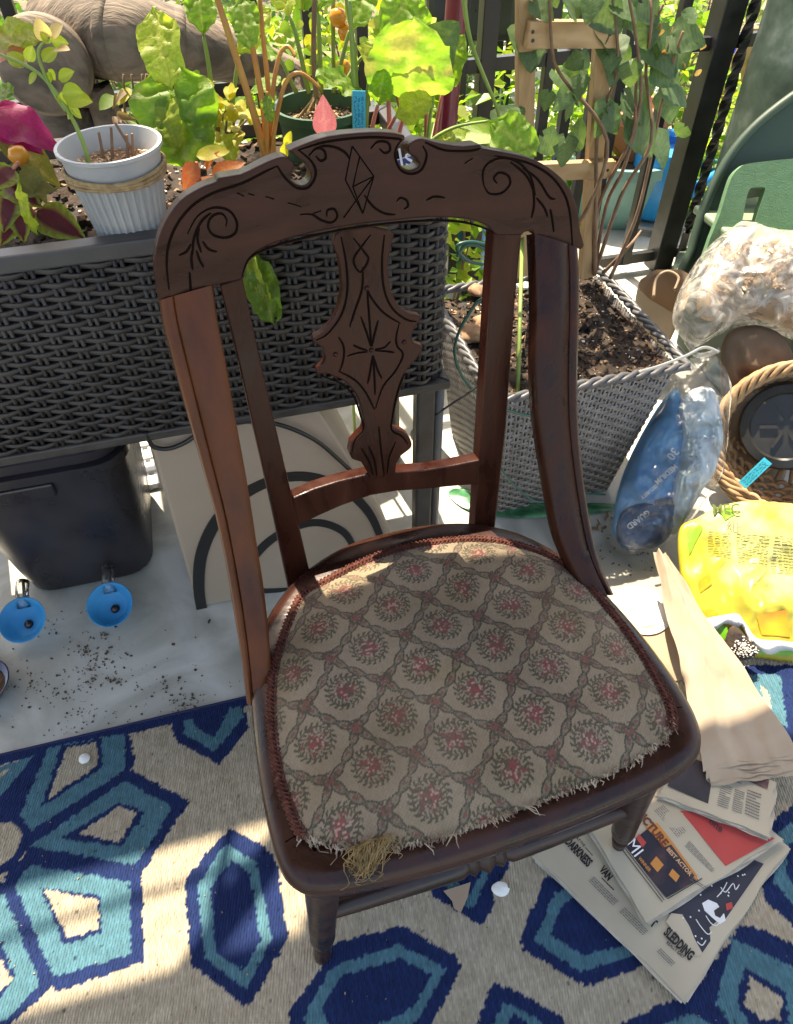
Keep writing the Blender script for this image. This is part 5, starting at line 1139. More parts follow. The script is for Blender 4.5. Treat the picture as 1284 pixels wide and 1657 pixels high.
for f in (.17, .40):
    i = int(f*k); o = MB(); t_ = nrm(P[i+1]-P[i]); rr_ = sc*(72-30*smooth01(i/k*1.4)-16*smooth01((i/k-.5)*2)); o.lathe(P[i]-t_*.008, [(rr_*.98, -.004), (rr_*1.03, .002), (rr_*1.03, .012), (rr_*.98, .018)], 26, axis=t_); o.build('log_collar', M['log'], lb, smooth=True)
o = MB(); P2 = catmull([LD(110, 150), LD(150, 150), LD(172, 185), A(*LD(176, 200)[:2], .3), A(*LD(170, 200)[:2], -.1)], 5); o.tube(P2, sc*26, 16); o.build('leg', M['log'], lb, smooth=True)
o = MB(); o.tube([cc-A(0, 0, rad*.5)-ax_*.05, A(cc[0], cc[1]+.05, -.1)], rad*.85, 24); o.build('leg', M['log'], lb, smooth=True)
o = MB(); o.tube([A(*LD(470, 118)), A(*LD(470, 118)[:2], -.12)], .03, 14); o.build('leg', M['log'], lb, smooth=True)

# ------------------------------------------------------------------ black tub with blue cups
tc_ = A(-.612, .868, 0)+E2*.15
tb = thing('black_tub', 'black plastic tub with two blue drinking cups on the floor under the planter', 'tub', tc_)
def rrect(c, hx, hy, r, z, n=6):
    out = []
    for qx, qy, a0 in ((1, -1, -math.pi/2), (1, 1, 0), (-1, 1, math.pi/2), (-1, -1, math.pi)):
        for k in range(n+1):
            a = a0+math.pi/2*k/n; x = qx*(hx-r)+r*math.cos(a); y = qy*(hy-r)+r*math.sin(a); out.append(c+E1*x+E2*y+A(0, 0, z))
    return out
o = MB(); o.loft([rrect(tc_, .110, .125, .05, .002), rrect(tc_, .122, .137, .055, .012), rrect(tc_, .128, .143, .055, .06), rrect(tc_, .150, .160, .055, .30), rrect(tc_, .152, .162, .055, .318), rrect(tc_, .160, .170, .06, .320), rrect(tc_, .162, .172, .06, .340), rrect(tc_, .150, .160, .055, .345)])
o.build('tub_body', M['bin'], tb, smooth=True, sharp=40)
o = MB(); o.loft([rrect(tc_, .156, .166, .06, .346), rrect(tc_, .158, .168, .06, .366), rrect(tc_, .150, .160, .055, .374), rrect(tc_, .135, .145, .05, .374), rrect(tc_, .128, .138, .045, .362), rrect(tc_, .05, .06, .03, .362)]); o.build('tub_lid', M['bin'], tb, smooth=True, sharp=35)
o = MB(); o.box(tc_-E2*.161+A(0, 0, .30)-E1*.03, (.12, .016, .03), E1, E2); o.build('latch', M['bin'], tb, bevel=.004)
o = MB(); hp = [tc_-E2*.158-E1*.085+A(0, 0, .275), tc_-E2*.166-E1*.105+A(0, 0, .25), tc_-E2*.170-E1*.15+A(0, 0, .19), tc_-E2*.10-E1*.175+A(0, 0, .16)]; o.tube(catmull(hp, 4), .0055, 8); o.build('bail_handle', M['leg_grey'], tb, smooth=True)
for u, v in ((39, 1004), (180, 979)):
    c = atz(u, v, .045); ax2 = nrm(A(.05, -.45, .9)); o = MB()
    o.lathe(c, [(.004, -.020), (.020, -.016), (.034, -.004), (.041, .007), (.043, .008), (.0415, .005), (.034, -.007), (.020, -.0135), (.001, -.016)], 36, axis=ax2); cp_ = o.build('drinking_cup', M['blue_cup'], tb, smooth=True)
    o = MB(); o.lathe(c+ax2*-.016+A(.004, -.006, 0), [(.001, -.007), (.006, -.004), (.0085, .0), (.006, .005), (.001, .007)], 14, axis=ax2); o.build('valve', M['ball'], cp_, smooth=True)
    o = MB(); q = c+E2*.05+A(0, 0, .022); o.tube([c+E2*.026+A(0, 0, .004), q, q+E2*.025], .012, 10); o.build('cup_stem', M['clear'], cp_, smooth=True)
    o = MB(); o.tube([c+E2*.030, q+E2*.03], .0032, 8); o.build('cup_pipe', M['leg_grey'], cp_, smooth=True)
# navy bowl with dry food at the left edge
bc = atz(-24, 1122, .0)
t = thing('pet_bowl', 'navy bowl of dry food on the floor at the left edge', 'bowl', bc)
o = MB(); o.lathe(bc, [(.03, .001), (.036, .004), (.052, .03), (.054, .033), (.051, .033), (.034, .008), (.001, .006)], 36); o.build('bowl_wall', M['navy_bowl'], t, smooth=True)
o = MB(); o.grid(lambda s, q: bc+A(.044*s*math.cos(6.2832*q), .044*s*math.sin(6.2832*q), .020+.004*nz(s*4, q*12, 1, 2)), 10, 28); o.build('dry_food', M['kibble'], t, smooth=True)

# ------------------------------------------------------------------ beige box with black arcs
bd = .006; BX = D(bd)
t = thing('beige_box', 'beige box with black curved line pattern standing under the planter', 'box', BX(430, 930)*A(1, 1, 0))
def bp(u, v, off=0.): return BX(u, v)-E2*off
pL0, pL1 = BX(322, 990), None
l0 = (pL0-A(0, LY, 0)) @ E1; l0b = (BX(240, 706)-A(0, LY, 0)) @ E1; r0 = (atz(648, 905, 0)-A(0, LY, 0)) @ E1; r1 = (BX(515, 652)-A(0, LY, 0)) @ E1
Hb = .440
def fb(s, d, z): return fx(s, d)+A(0, 0, z)
o = MB(); secs = []
for z in np.linspace(.001, Hb, 9):
    f = z/Hb; l = lerp(l0, l0b, f); r = lerp(r0, r1, f**1.3)
    secs.append([fb(l, bd, z), fb(r, bd, z), fb(r-.01, bd+.24, z), fb(l+.01, bd+.24, z)])
o.loft(secs); o.build('box_body', M['box_beige'], t, bevel=.006)
def arcband(px, w, name='black_line'):
    P = catmull([bp(u, v, .0025) for u, v in px], 6); o = MB(); k = len(P)
    for i in range(k):
        pass
    secs = []
    for i in range(k):
        tt = nrm(P[min(i+1, k-1)]-P[max(i-1, 0)]); nn = nrm(np.cross(tt, E2)); ww = w*(.55+.45*math.sin(math.pi*min(1, .25+i/k*.75)))
        secs.append([P[i]+nn*ww, P[i]-nn*ww, P[i]-nn*ww+E2*.004, P[i]+nn*ww+E2*.004])
    o.loft(secs); return o.build(name, M['box_black'], t)
arcband([(330, 1000), (322, 950), (328, 890), (360, 830), (420, 785), (490, 770), (555, 790), (598, 830), (620, 880)], .011)
arcband([(398, 918), (430, 880), (470, 855), (515, 845), (556, 860), (575, 890)], .009)
arcband([(405, 955), (440, 955), (480, 952)], .006)
o = MB(); P = [D(-.004)(u, v) for u, v in [(236, 700), (248, 722), (272, 726), (300, 716), (340, 692), (400, 682), (455, 688), (510, 712), (550, 745), (578, 772)]]; o.tube(catmull(P, 5), .0036, 8); tag(o.build('black_cable', M['wire_black'], smooth=True), 'black cable sagging across the front of the beige box', 'cable')
o = MB(); hx = [D(.2)(525, 672), D(.2)(600, 770)]; n = 260
o.tube([hx[0]*(1-i/n)+hx[1]*(i/n)+.007*(math.cos(i*.9)*E2+math.sin(i*.9)*UP) for i in range(n+1)], .0022, 5); tag(o.build('spring_hose', M['wire_black'], smooth=True), 'black coiled hose beside the beige box', 'hose')

# ------------------------------------------------------------------ square grey planter at the right
PTH = .2493; PXA = A(math.cos(PTH), math.sin(PTH), 0); PYA = A(-math.sin(PTH), math.cos(PTH), 0); PO = A(.1727, .9977, 0); PA = .3798; PZ = .3773
pcen = PO+PA/2*(PXA+PYA)
sp_ = thing('square_planter', 'square grey wicker planter filled with dark soil', 'planter', pcen)
q = lambda a, b: PO+PXA*a+PYA*b
def tap(p):
    z = p[2]; f = .76+.24*min(1, max(0, z/PZ)); return (pcen[0]+(p[0]-pcen[0])*f, pcen[1]+(p[1]-pcen[1])*f, z)
MB.warp = tap
i_ = .006
weave(sp_, [q(i_, PA-i_), q(i_, i_+.012), q(i_+.012, i_), q(PA-i_-.012, i_), q(PA-i_, i_+.012), q(PA-i_, PA-i_)], .006, PZ-.022, .0098, .0190, .0030, M['wicker_grey'], None, seg=5, join=True, stakes=True)
o = MB(); o.prism([q(.014, .014), q(PA-.014, .014), q(PA-.014, PA-.010), q(.014, PA-.010)], (0, 0, PZ-.04)); o.v = [(x, y, z+.004) for x, y, z in o.v]; o.build('inner_liner', M['bin'], sp_)
MB.warp = None
o = MB(); cs_ = [(0, 0), (PA, 0), (PA, PA), (0, PA), (0, 0)]
pts = []
for (a, b), (c, d) in zip(cs_[:-1], cs_[1:]):
    for k in range(26): f = k/26; pts.append(q(lerp(a, c, f), lerp(b, d, f)))
pts.append(pts[0])
for ph in (0, 2.09, 4.19):
    o.tube([p+A(0, 0, PZ-.012+.005*math.sin(i*1.1+ph))+nrm(p-pcen)*.0065*math.cos(i*1.1+ph) for i, p in enumerate(pts)], .0052, 6, cap=False)
o.build('braided_rim', mat('slate_resin', (.070, .070, .076), .42, (.115, .115, .12), 40), sp_, smooth=True)
soilgrid([q(.012, .012), q(PA-.012, .012), q(PA-.012, PA-.012), q(.012, PA-.012)], PZ-.028, 'soil', sp_, 60, .012, chips=900, cs=.0036)
# lumps of bark / root by the left of the soil
for u, v, r, lab in [(775, 470, .020, 'rearmost pale bark lump on the planter soil, beside the tiny sprout'), (765, 540, .026, 'biggest bark lump on the planter soil, by the left rim'), (786, 520, .02, 'bark lump against the right inner stile, above the middle of the soil'), (800, 570, .018, 'bark lump nearest the front rim of the square planter, by the green wire'), (815, 500, .018, 'small bark lump just right of the right inner stile, on planter soil')]:
    c = atz(u, v, PZ-.012); o = MB(); sd0 = random.random()*9
    o.grid(lambda s, w: c+A(r*1.2*math.cos(6.283*s)*math.sin(math.pi*w)*(1+.6*nz(math.cos(6.283*s)*1.5+sd0, w*3, math.sin(6.283*s)*1.5)), r*math.sin(6.283*s)*math.sin(math.pi*w)*(1+.6*nz(math.cos(6.283*s)*1.5, w*3+sd0, math.sin(6.283*s)*1.5)), .55*r*math.cos(math.pi*w)), 20, 10)
    tag(o.build('bark_lump', M['chips'], smooth=True), lab, 'bark lump', 'bark lumps on the square planter soil')
t = thing('sprout', 'tiny green sprout in the back left of the square planter', 'plant', atz(757, 465, PZ-.02)); leaf(t, 'long', atz(755, 468, PZ-.02), atz(764, 446, PZ), 1.6); leaf(t, 'long', atz(755, 468, PZ-.02), atz(748, 452, PZ-.006), 1.4)

# trellis
TP = A(.270, 1.375, 0); TN = PYA
tp = lambda u, v, o_=0.: atplane(u, v, TP, TN)+TN*o_
tr = thing('trellis', 'wooden lath trellis with crosspieces standing in the square planter', 'trellis', TP+A(0, 0, PZ-.03)+PXA*.1)
def lath(p, q_, w, th_, name, m):
    o = MB(); d = nrm(q_-p); S_ = nrm(np.cross(d, TN)); o.box((p+q_)/2, (np.linalg.norm(q_-p), th_, w), d, TN, S_); return o.build(name, m, tr, bevel=.0015)
lath(tp(846, 445), tp(852, -60), .031, .018, 'upright', M['pine']); lath(tp(948, 448), tp(980, 8), .031, .018, 'upright', M['pine'])
lath(tp(845, 50, -.019), tp(990, 50, -.019), .038, .018, 'crosspiece', M['pine_h']); lath(tp(838, 272, -.019), tp(984, 266, -.019), .031, .018, 'crosspiece', M['pine_h'])
o = MB()
for u, v in [(852, 44), (852, 58), (975, 48), (973, 266)]: o.lathe(tp(u, v, -.0285), [(.001, -.0005), (.003, 0), (.003, .003)], 10, axis=TN)
o.build('screw', M['black_metal'], tr)
# vine
vn = thing('vine', 'brown stemmed vine with heart shaped leaves climbing the wooden trellis', 'plant', tp(960, 435)-TN*.02)
VP = lambda u, v, d=0.: tp(u, v, -.03+d)
for pts in [[(958, 440), (962, 330), (1000, 200), (1030, 110), (1060, 0)], [(962, 440), (985, 300), (1030, 210), (1045, 120), (1028, 20), (1036, -30)], [(955, 438), (978, 330), (990, 250), (1020, 150), (1010, 60), (990, -30)], [(970, 432), (1010, 340), (1040, 260), (1062, 150), (1085, 40)], [(950, 430), (944, 300), (968, 200), (985, 100), (978, -30)], [(900, 380), (925, 330), (960, 210), (905, 120), (880, 70), (876, -30)], [(965, 430), (1000, 380), (1036, 372)], [(740, -20), (752, 60), (790, 160), (800, 190)]]:
    stem(vn, [VP(u, v, random.uniform(-.03, .03)) for u, v in pts], .0042, .0022, M['stem_brown'] if pts[0][0] != 740 else M['stem_green'])
for b, q_, w in [((1000, 92), (996, 148), 1.), ((990, 96), (968, 132), .9), ((1050, 100), (1094, 130), 1.1), ((1048, 60), (1088, 116), 1.1), ((970, 160), (946, 226), 1.), ((968, 172), (994, 212), .9), ((1012, 184), (1056, 254), .95), ((930, 118), (912, 156), 1.), ((920, 82), (890, 108), 1.1), ((925, 84), (948, 112), 1.), ((905, 142), (872, 176), .8), ((960, 0), (1000, 60), 1.1), ((1000, 10), (1034, 44), 1.), ((1030, 0), (1070, 40), 1.), ((900, 0), (940, 30), 1.2), ((860, 0), (900, 30), 1.1), ((876, 140), (860, 180), .9), ((868, 210), (900, 250), .9), ((905, 215), (884, 258), .8), ((1080, 50), (1126, 52), .9), ((1090, 20), (1120, -10), .9), ((1008, 150), (1044, 190), .9), ((985, 60), (960, 110), .9), ((1040, 20), (1010, 70), 1.), ((945, -10), (920, 40), 1.), ((1062, 130), (1110, 160), .8), ((985, 0), (1024, 22), .9)]:
    leaf(vn, 'heart', VP(*b, random.uniform(-.02, .02)), VP(b[0]*.30+q_[0]*.70, b[1]*.30+q_[1]*.70, random.uniform(-.03, .0)), .95, roll=random.uniform(-.7, .7))
for k in range(26):
    u, v = random.uniform(858, 1100), random.uniform(-25, 225); leaf(vn, 'heart', VP(u, v, random.uniform(.0, .06)), VP(u+random.uniform(-24, 34), v+random.uniform(22, 44), random.uniform(-.01, .04)), 1.0, roll=random.uniform(-.8, .8))
for k in range(14):
    u, v = random.uniform(1040, 1140), random.uniform(20, 110); leaf(vn, 'dry', VP(u, v), VP(u+random.uniform(-8, 8), v+random.uniform(8, 16)), 1.8, roll=random.uniform(-1, 1))
leaf(vn, 'heart', VP(800, 195), VP(838, 160), 1.1)
for pts, m_, lab in [([(862, 452), (838, 470), (832, 520), (834, 600), (836, 640)], M['stem_green'], 'thin pale green stake seen beside the right inner stile')]:
    o = MB(); o.tube([atz(838, 640, PZ-.03), tp(846, 380)], .004, 8); tag(o.build('bamboo_stake', m_, smooth=True), lab, 'stake')

# maroon pole
o = MB(); pb = atz(684, 705, 0); d_ = nrm(A(.045, .02, 1)); o.lathe(pb, [(.017, 0), (.017, 1.6), (.019, 1.6), (.019, 1.66)], 20, axis=d_)
t = thing('garden_pole', 'glossy maroon pole standing behind the right end of the raised planter', 'pole', pb); o.build('pole_shaft', M['red_pole'], t, smooth=True, sharp=40)
o = MB(); o.lathe(pb, [(.03, .0005), (.03, .006), (.02, .012)], 20); o.build('pole_foot', M['black_metal'], t)

# ------------------------------------------------------------------ iron fence
FP0 = A(.752, 2.10, 0); fp = lambda u, v: atplane(u, v, FP0, E2)
fs = lambda P: (P-FP0) @ E1
fe = thing('iron_fence', 'black iron railing with square and twisted bars behind the planters', 'fence', FP0)
def fbar(s, w, z0=.03, z1=1.15, name='baluster', dz=0.): o = MB(); o.box(FP0+E1*s+A(0, 0, (z0+z1)/2), (w, w, z1-z0), E1, E2); return o.build(name, M['black_metal'], fe, bevel=.002)
fbar(fs(fp(1100, 300)), .062, .0, 1.3, 'fence_post'); fbar(fs(fp(785, 120)), .040, .0, 1.3, 'fence_post')
o = MB(); s0 = fs(fp(1128, 300)); secs = []
for i in range(90):
    z = .0+1.3*i/89; a = i*.42 if 8 < i < 82 else 0; c = FP0+E1*s0+A(0, 0, z)-E2*.02; w = .015
    secs.append([c+w*(math.cos(a+k*math.pi/2)*E1+math.sin(a+k*math.pi/2)*E2) for k in range(4)])
o.loft(secs); o.build('twisted_baluster', M['black_metal'], fe)
s_first = fs(fp(1040, 300))
for s in [s_first, fs(fp(985, 224)), fs(fp(948, 224)), fs(fp(911, 203)), fs(fp(876, 200)), fs(fp(745, 120))]+[fs(fp(745, 120))-.12*k for k in range(1, 16)]+[s0+.13*k for k in range(1, 5)]:
    fbar(s, .026)
for z in (.045, .62, 1.10):
    o = MB(); o.box(FP0+A(0, 0, z)-E1*.3, (3.6, .018, .03), E1, E2); o.build('fence_rail', M['black_metal'], fe)
# white scroll bracket
o = MB()
for c0_, r in (((878, 170), 1), ((884, 216), -1)):
    P = []
    for k in range(26):
        a = .3*k*r; rr_ = 3+14*k/25; P.append(fp(c0_[0]+rr_*math.cos(a), c0_[1]+rr_*math.sin(a))+E2*.12)
    o.tube(P, .006, 6)
t = thing('scroll_bracket', 'white metal scroll bracket behind the trellis', 'bracket', (fp(880, 190)+E2*.12)*A(1, 1, 0)); o.tube([fp(886, 236)+E2*.12, (fp(886, 240)+E2*.12)*A(1, 1, 0)+A(0, 0, -.1)], .006, 6); o.build('scroll', M['white_paint'], t, smooth=True)

# ------------------------------------------------------------------ garden things beyond the railing
def gpt(u, v, z=-.13): return atz(u, v, z)
def pot(name, label, cat, c, r0, r1, h, m, soilm=M['soil'], rim=.012):
    t = thing(name, label, cat, c); o = MB(); o.lathe(c, [(r0, 0), (r1, h-.04), (r1+rim, h-.035), (r1+rim, h), (r1-.005, h), (r1-.015, h-.03)], 36); o.build('pot_wall', m, t, smooth=True, sharp=40)
    o = MB(); o.lathe(c, [(.001, h-.025), (r1-.012, h-.028)], 28, cap0=False, cap1=False); o.build('soil', soilm, t); return t
c = gpt(978, 392, -.13); pot('teal_pot', 'large pale teal pot behind the trellis', 'pot', c, .15, .20, .34, M['teal_pot'])
c2 = c+A(.03, .0, .315); pot('terracotta_pot', 'small terracotta pot standing in the large teal pot', 'pot', c2, .07, .10, .15, M['terracotta'], M['chips'])
c = atz(1058, 342, .03)*A(1, 1, 0)+A(0, 0, -.15); t = thing('metal_can', 'ribbed galvanised can under the blue watering can', 'can', c)
prof = []
for i in range(40): z = .18*i/39; prof.append((.135+.005*math.sin(z*150), z))
o = MB(); o.lathe(c, prof+[(.125, .18), (.001, .176)], 36); o.build('can_wall', M['galv'], t, smooth=True)
c = c+A(.0, 0, .182)
t = thing('watering_can', 'bright blue watering can standing on the ribbed metal can', 'watering can', c)
o = MB(); o.lathe(c, [(.088, 0), (.096, .01), (.104, .19), (.10, .215), (.055, .225), (.05, .205)], 36); o.build('can_body', M['blue_plastic'], t, smooth=True, sharp=40)
o = MB(); o.tube(catmull([c+A(-.085, 0, .205), c+A(-.04, 0, .25), c+A(.04, 0, .25), c+A(.085, 0, .205)], 6), .011, 10); o.build('handle', M['blue_plastic'], t, smooth=True)
o = MB(); o.tube([c+A(.07, 0, .03), c+A(.17, -.02, .13)], [.024, .014], 12); o.build('spout', M['blue_plastic'], t, smooth=True)
c = gpt(1150, 372, -.13); t = thing('blue_crate', 'blue plastic trough right of the black fence post', 'trough', c); o = MB(); o.loft([[c+A(x*f, y*f, z) for x, y in ((-.16, -.1), (.16, -.1), (.16, .1), (-.16, .1))] for z, f in ((0, .8), (.22, 1), (.22, .94), (.02, .74))]); o.build('trough_wall', M['blue_plastic'], t)
c = gpt(1190, 180, -.13); t = thing('royal_bucket', 'small royal blue bucket far back beside the green post', 'bucket', c); o = MB(); o.lathe(c, [(.09, 0), (.13, .24), (.135, .25), (.125, .25), (.09, .02)], 28); o.build('bucket_wall', M['royal'], t, smooth=True); o = MB(); o.tube([c+A(.13*math.cos(a), 0, .25+.12*math.sin(a)) for a in np.linspace(0, math.pi, 16)], .006, 6); o.build('bail', M['wire_grey'], t, smooth=True)
c = gpt(735, 440, -.0); t = thing('blue_tub', 'bright blue plastic tub behind the raised planter, right end', 'tub', c); o = MB(); o.lathe(c, [(.10, 0), (.13, .3), (.14, .3), (.14, .315), (.12, .315), (.1, .03)], 28); o.build('tub_wall', M['blue_plastic'], t, smooth=True, sharp=40)
c = gpt(1165, 240, -.13); t = thing('tan_board', 'tan wooden board leaning in the garden beyond the fence', 'board', c); o = MB(); o.box(c+A(0, 0, .25), (.16, .02, .5), A(1, .1, 0), nrm(A(0, 1, .3))); o.build('plank', M['pine'], t); o = MB(); o.box(c+A(0, -.02, .1), (.18, .02, .04)); o.build('batten', M['pine_h'], t)
g0, g1 = aty(690, 72, 3.3), aty(836, 66, 3.3); c = A((g0[0]+g1[0])/2, 3.5, -.16); gz = g0[2]; gw = g1[0]-g0[0]
t = thing('black_grill', 'black covered box on legs standing in the garden behind the fence, top centre', 'grill', c); o = MB(); o.box(A(c[0], 3.5, gz+.16), (gw, .4, .32)); o.build('grill_body', M['bin'], t, bevel=.03); o = MB(); o.box(A(c[0], 3.5, gz+.345), (gw+.05, .44, .05)); o.build('grill_lid', M['bin'], t, bevel=.02)
for sx in (-gw*.45, gw*.45):
    for sy in (-.15, .15): o = MB(); o.box(A(c[0]+sx, 3.5+sy, (gz-.16)/2), (.03, .03, gz+.16)); o.build('leg', M['black_metal'], t)

def shrub(label, c, r, hgt, n, ls, cols, sd=0, cat='shrub'):
    t = thing('shrub', label, cat, c); o = MB(); st_ = MB()
    for k in range(max(5, n//90)):
        a = random.uniform(0, 6.28); rr_ = r*math.sqrt(random.random()); tip = c+A(rr_*math.cos(a), rr_*math.sin(a), hgt*random.uniform(.5, .95)); st_.tube([c+A(rr_*.25*math.cos(a), rr_*.25*math.sin(a), 0), (c+tip)/2+A(random.gauss(0, .03), random.gauss(0, .03), 0), tip], [.006, .004, .002], 5)
    for k in range(n):
        a = random.uniform(0, 6.28); z = random.random()**.8; rr_ = r*(1-.55*z*z)*random.random()**.45*(1+.35*nz(a*1.3, z*3, sd, 1.5)); p = c+A(rr_*math.cos(a), rr_*math.sin(a), .03+hgt*z*(1+.3*nz(a, sd, 3, 1)))
        d = nrm(A(math.cos(a), math.sin(a), random.uniform(-.6, .8))+A(random.gauss(0, .5), random.gauss(0, .5), 0)); S_ = nrm(np.cross(d, A(random.gauss(0, .5), random.gauss(0, .5), 1))); N = np.cross(S_, d); L = ls*random.uniform(.5, 1.25); w = L*.33
        cc_ = random.choice(cols); f = random.uniform(.75, 1.2); cc_ = tuple(x*f for x in cc_)
        o.add([p, p+d*L*.45+S_*w+N*w*.25, p+d*L+N*-.15*L, p+d*L*.45-S_*w+N*w*.25], [(0, 1, 2), (0, 2, 3)], cc_)
    st_.build('stems', M['stem_brown'], t); o.build('foliage', M['leaf'], t, fixn=False, kind='stuff'); return t
YG = [(.16, .30, .03), (.24, .36, .04), (.34, .42, .05), (.11, .22, .03)]; DG = [(.05, .12, .025), (.08, .17, .03), (.12, .22, .04)]; PG = [(.26, .34, .09), (.36, .42, .14), (.18, .28, .06)]
spots = [((.55, 2.9), .30, .55, 500, YG, 'bright yellow green bush behind the fence beside the trellis'), ((.95, 3.2), .38, .65, 650, YG, 'broad sunlit bush behind the fence post'), ((1.35, 2.95), .34, .42, 560, YG, 'low sunlit bush between fence post and green column'), ((1.55, 3.7), .5, .7, 700, PG, 'pale grassy bush far back near the green column'),
         ((-.30, 1.92), .22, .78, 620, YG, 'leafy yellow green bush close behind the planter, between log and fence'), ((.10, 1.80), .20, .74, 520, YG, 'leafy bush close behind the right end of the raised planter'), ((-.95, 2.02), .25, .8, 520, DG, 'leafy bush behind the log bench near the fence'), ((.62, 2.62), .22, .5, 420, YG, 'sunlit bush right behind the fence and trellis'), ((1.28, 2.6), .24, .5, 420, YG, 'sunlit bush behind the twisted fence bar'), ((.05, 3.3), .34, .55, 480, PG, 'pale green bush in the garden behind the maroon pole'), ((-.35, 2.75), .36, .65, 650, YG, 'yellow green bush behind the raised planter middle'), ((-.85, 2.8), .36, .6, 560, DG, 'darker green bush behind the log bench'), ((-1.35, 2.9), .4, .7, 520, DG, 'dark green bush at the far left behind the log bench'),
         ((.9, 4.6), .6, .9, 700, DG, 'dark tall bush far back in the garden middle'), ((1.9, 5.0), .7, 1.0, 700, YG, 'tall light bush far back at right'), ((-.2, 4.6), .6, .9, 620, YG, 'tall light bush far back left of middle'), ((-1.4, 4.6), .7, 1.0, 620, DG, 'tall dark bush far back at left'), ((.30, 4.0), .4, .5, 400, DG, 'rounded dark bush beyond the pale path'), ((2.3, 3.6), .5, .8, 500, DG, 'dark bush behind the green column'), ((1.02, 2.52), .17, .22, 240, YG, 'small leafy clump at the foot of the fence post'), ((.62, 2.42), .12, .16, 160, YG, 'small leafy clump behind the bottom rail of the fence'), ((3.0, 6.4), 1.2, 1.4, 700, DG, 'large dark bush at the far right of the garden'), ((.5, 7.), 1.4, 1.5, 900, DG, 'large dark hedge bush at the back of the garden'), ((-2.2, 6.6), 1.4, 1.5, 800, DG, 'large dark bush at the back left of the garden')]
for i, ((x, y), r, hgt, n, cols, lab) in enumerate(spots): shrub(lab, A(x, y, -.17), r, hgt, n, .055 if y < 4 else .10, cols, i)
# low ground cover
o = MB()
for k in range(5200):
    x, y = random.uniform(-2.2, 3.2), 2.3+4.5*random.random()**1.5; y += max(0, PHI*x)
    if nz(x*1.6, y*1.6, 4) < -.12: continue
    p = A(x, y, -.15); a = random.uniform(0, 6.28); d = A(math.cos(a)*.6, math.sin(a)*.6, random.uniform(.4, 1.2)); L = random.uniform(.03, .085); S_ = nrm(np.cross(d, UP))*L*.2
    o.add([p-S_*.4, p+d*L*.5+S_, p+d*L, p+d*L*.5-S_], [(0, 1, 2), (0, 2, 3)], random.choice(YG+DG))
o.build('ground_cover', M['leaf'], fixn=False, kind='stuff')

# ------------------------------------------------------------------ green post, kneeler, curved panel at the right
gx = aty(1188, 200, 2.0); gc = A(gx[0]+.135, 2.0, 0)
t = thing('green_column', 'thick green painted column with flaking paint at the right edge', 'column', gc); o = MB(); o.lathe(gc, [(.135, .0), (.135, 2.28)], 40); o.build('column_shaft', M['green_paint'], t, smooth=True, sharp=50); o = MB(); o.lathe(gc, [(.17, .001), (.17, .06), (.14, .075)], 40); o.build('column_base', M['green_paint'], t)
def slab(px, P, n, th_, name, m, parent, holes=(), bevel=.006, smooth=True):
    F = lambda u, v: atplane(u, v, P, n)
    L = [[F(u, v) for u, v in px]]+[[F(u, v) for u, v in h_] for h_ in holes]
    tri = tessellate_polygon([[Vector(p) for p in l] for l in L]); V = [p for l in L for p in l]; nV = len(V); N = nrm(n)
    o = MB(); Fc = [tuple(t_) for t_ in tri]+[tuple(i+nV for i in t_[::-1]) for t_ in tri]; b = 0
    for l in L:
        k = len(l); Fc += [(b+i, b+(i+1) % k, b+(i+1) % k+nV, b+i+nV) for i in range(k)]; b += k
    o.add(V+[p-N*th_ for p in V], Fc); return o.build(name, m, parent)
kn = nrm(A(-.12, -.85, .45)); KP = aty(1230, 330, 1.62)
t = thing('kneeling_board', 'light green rounded board with a handle slot leaning behind the straw bag', 'board', KP*A(1, 1, 0)+A(0, 0, KP[2]-.15))
kpx = dens([(1138, 420), (1150, 385), (1166, 345), (1178, 305), (1186, 284), (1198, 271), (1215, 264), (1290, 256), (1360, 252), (1370, 300), (1360, 440), (1200, 440)], [(3, 7)])
slab(kpx, KP, kn, .028, 'board_face', M['green_mid'], t, [dens([(1214, 306), (1222, 303), (1236, 303), (1238, 309), (1228, 340), (1215, 380), (1200, 384), (1194, 378), (1202, 355), (1205, 338), (1208, 322)], [(0, 11)])])
t = thing('curved_panel', 'dark green curved plastic panel arching behind the light green board', 'panel', KP*A(1, 1, 0)+A(.02, .08, 0))
cpx = dens([(1108, 450), (1120, 405), (1132, 360), (1150, 312), (1176, 262), (1206, 222), (1244, 186), (1300, 146), (1360, 120), (1375, 180), (1375, 300), (1200, 300), (1165, 380), (1150, 450)], [(0, 8)])
slab(cpx, KP-kn*.075, kn, .04, 'panel_sheet', M['green_dark'], t)
cpx2 = dens([(1108, 450), (1120, 405), (1132, 360), (1150, 312), (1176, 262), (1206, 222), (1244, 186), (1300, 146), (1360, 120)], [(0, 8)])
o = MB(); o.tube([atplane(u, v, KP-kn*.07, kn) for u, v in cpx2], .012, 8); o.build('panel_rim', M['green_dark'], t, smooth=True)
# storage crate carrying the bag
cr0 = A(.86, 1.30, 0); t = thing('storage_crate', 'pale green plastic crate under the bag of wood shavings', 'crate', cr0+E1*.25+E2*.2)
o = MB(); f_ = lambda a, b, z: cr0+E1*a+E2*b+A(0, 0, z)
o.loft([[f_(.02, .02, .002), f_(.56, .02, .002), f_(.56, .40, .002), f_(.02, .40, .002)], [f_(0, 0, .36), f_(.58, 0, .36), f_(.58, .42, .36), f_(0, .42, .36)]]); o.build('crate_wall', M['green_dark'], t, bevel=.01)
o = MB(); o.box(f_(.29, .21, .371), (.62, .46, .02), E1, E2); o.build('crate_lid', M['green_pale'], t, bevel=.006)

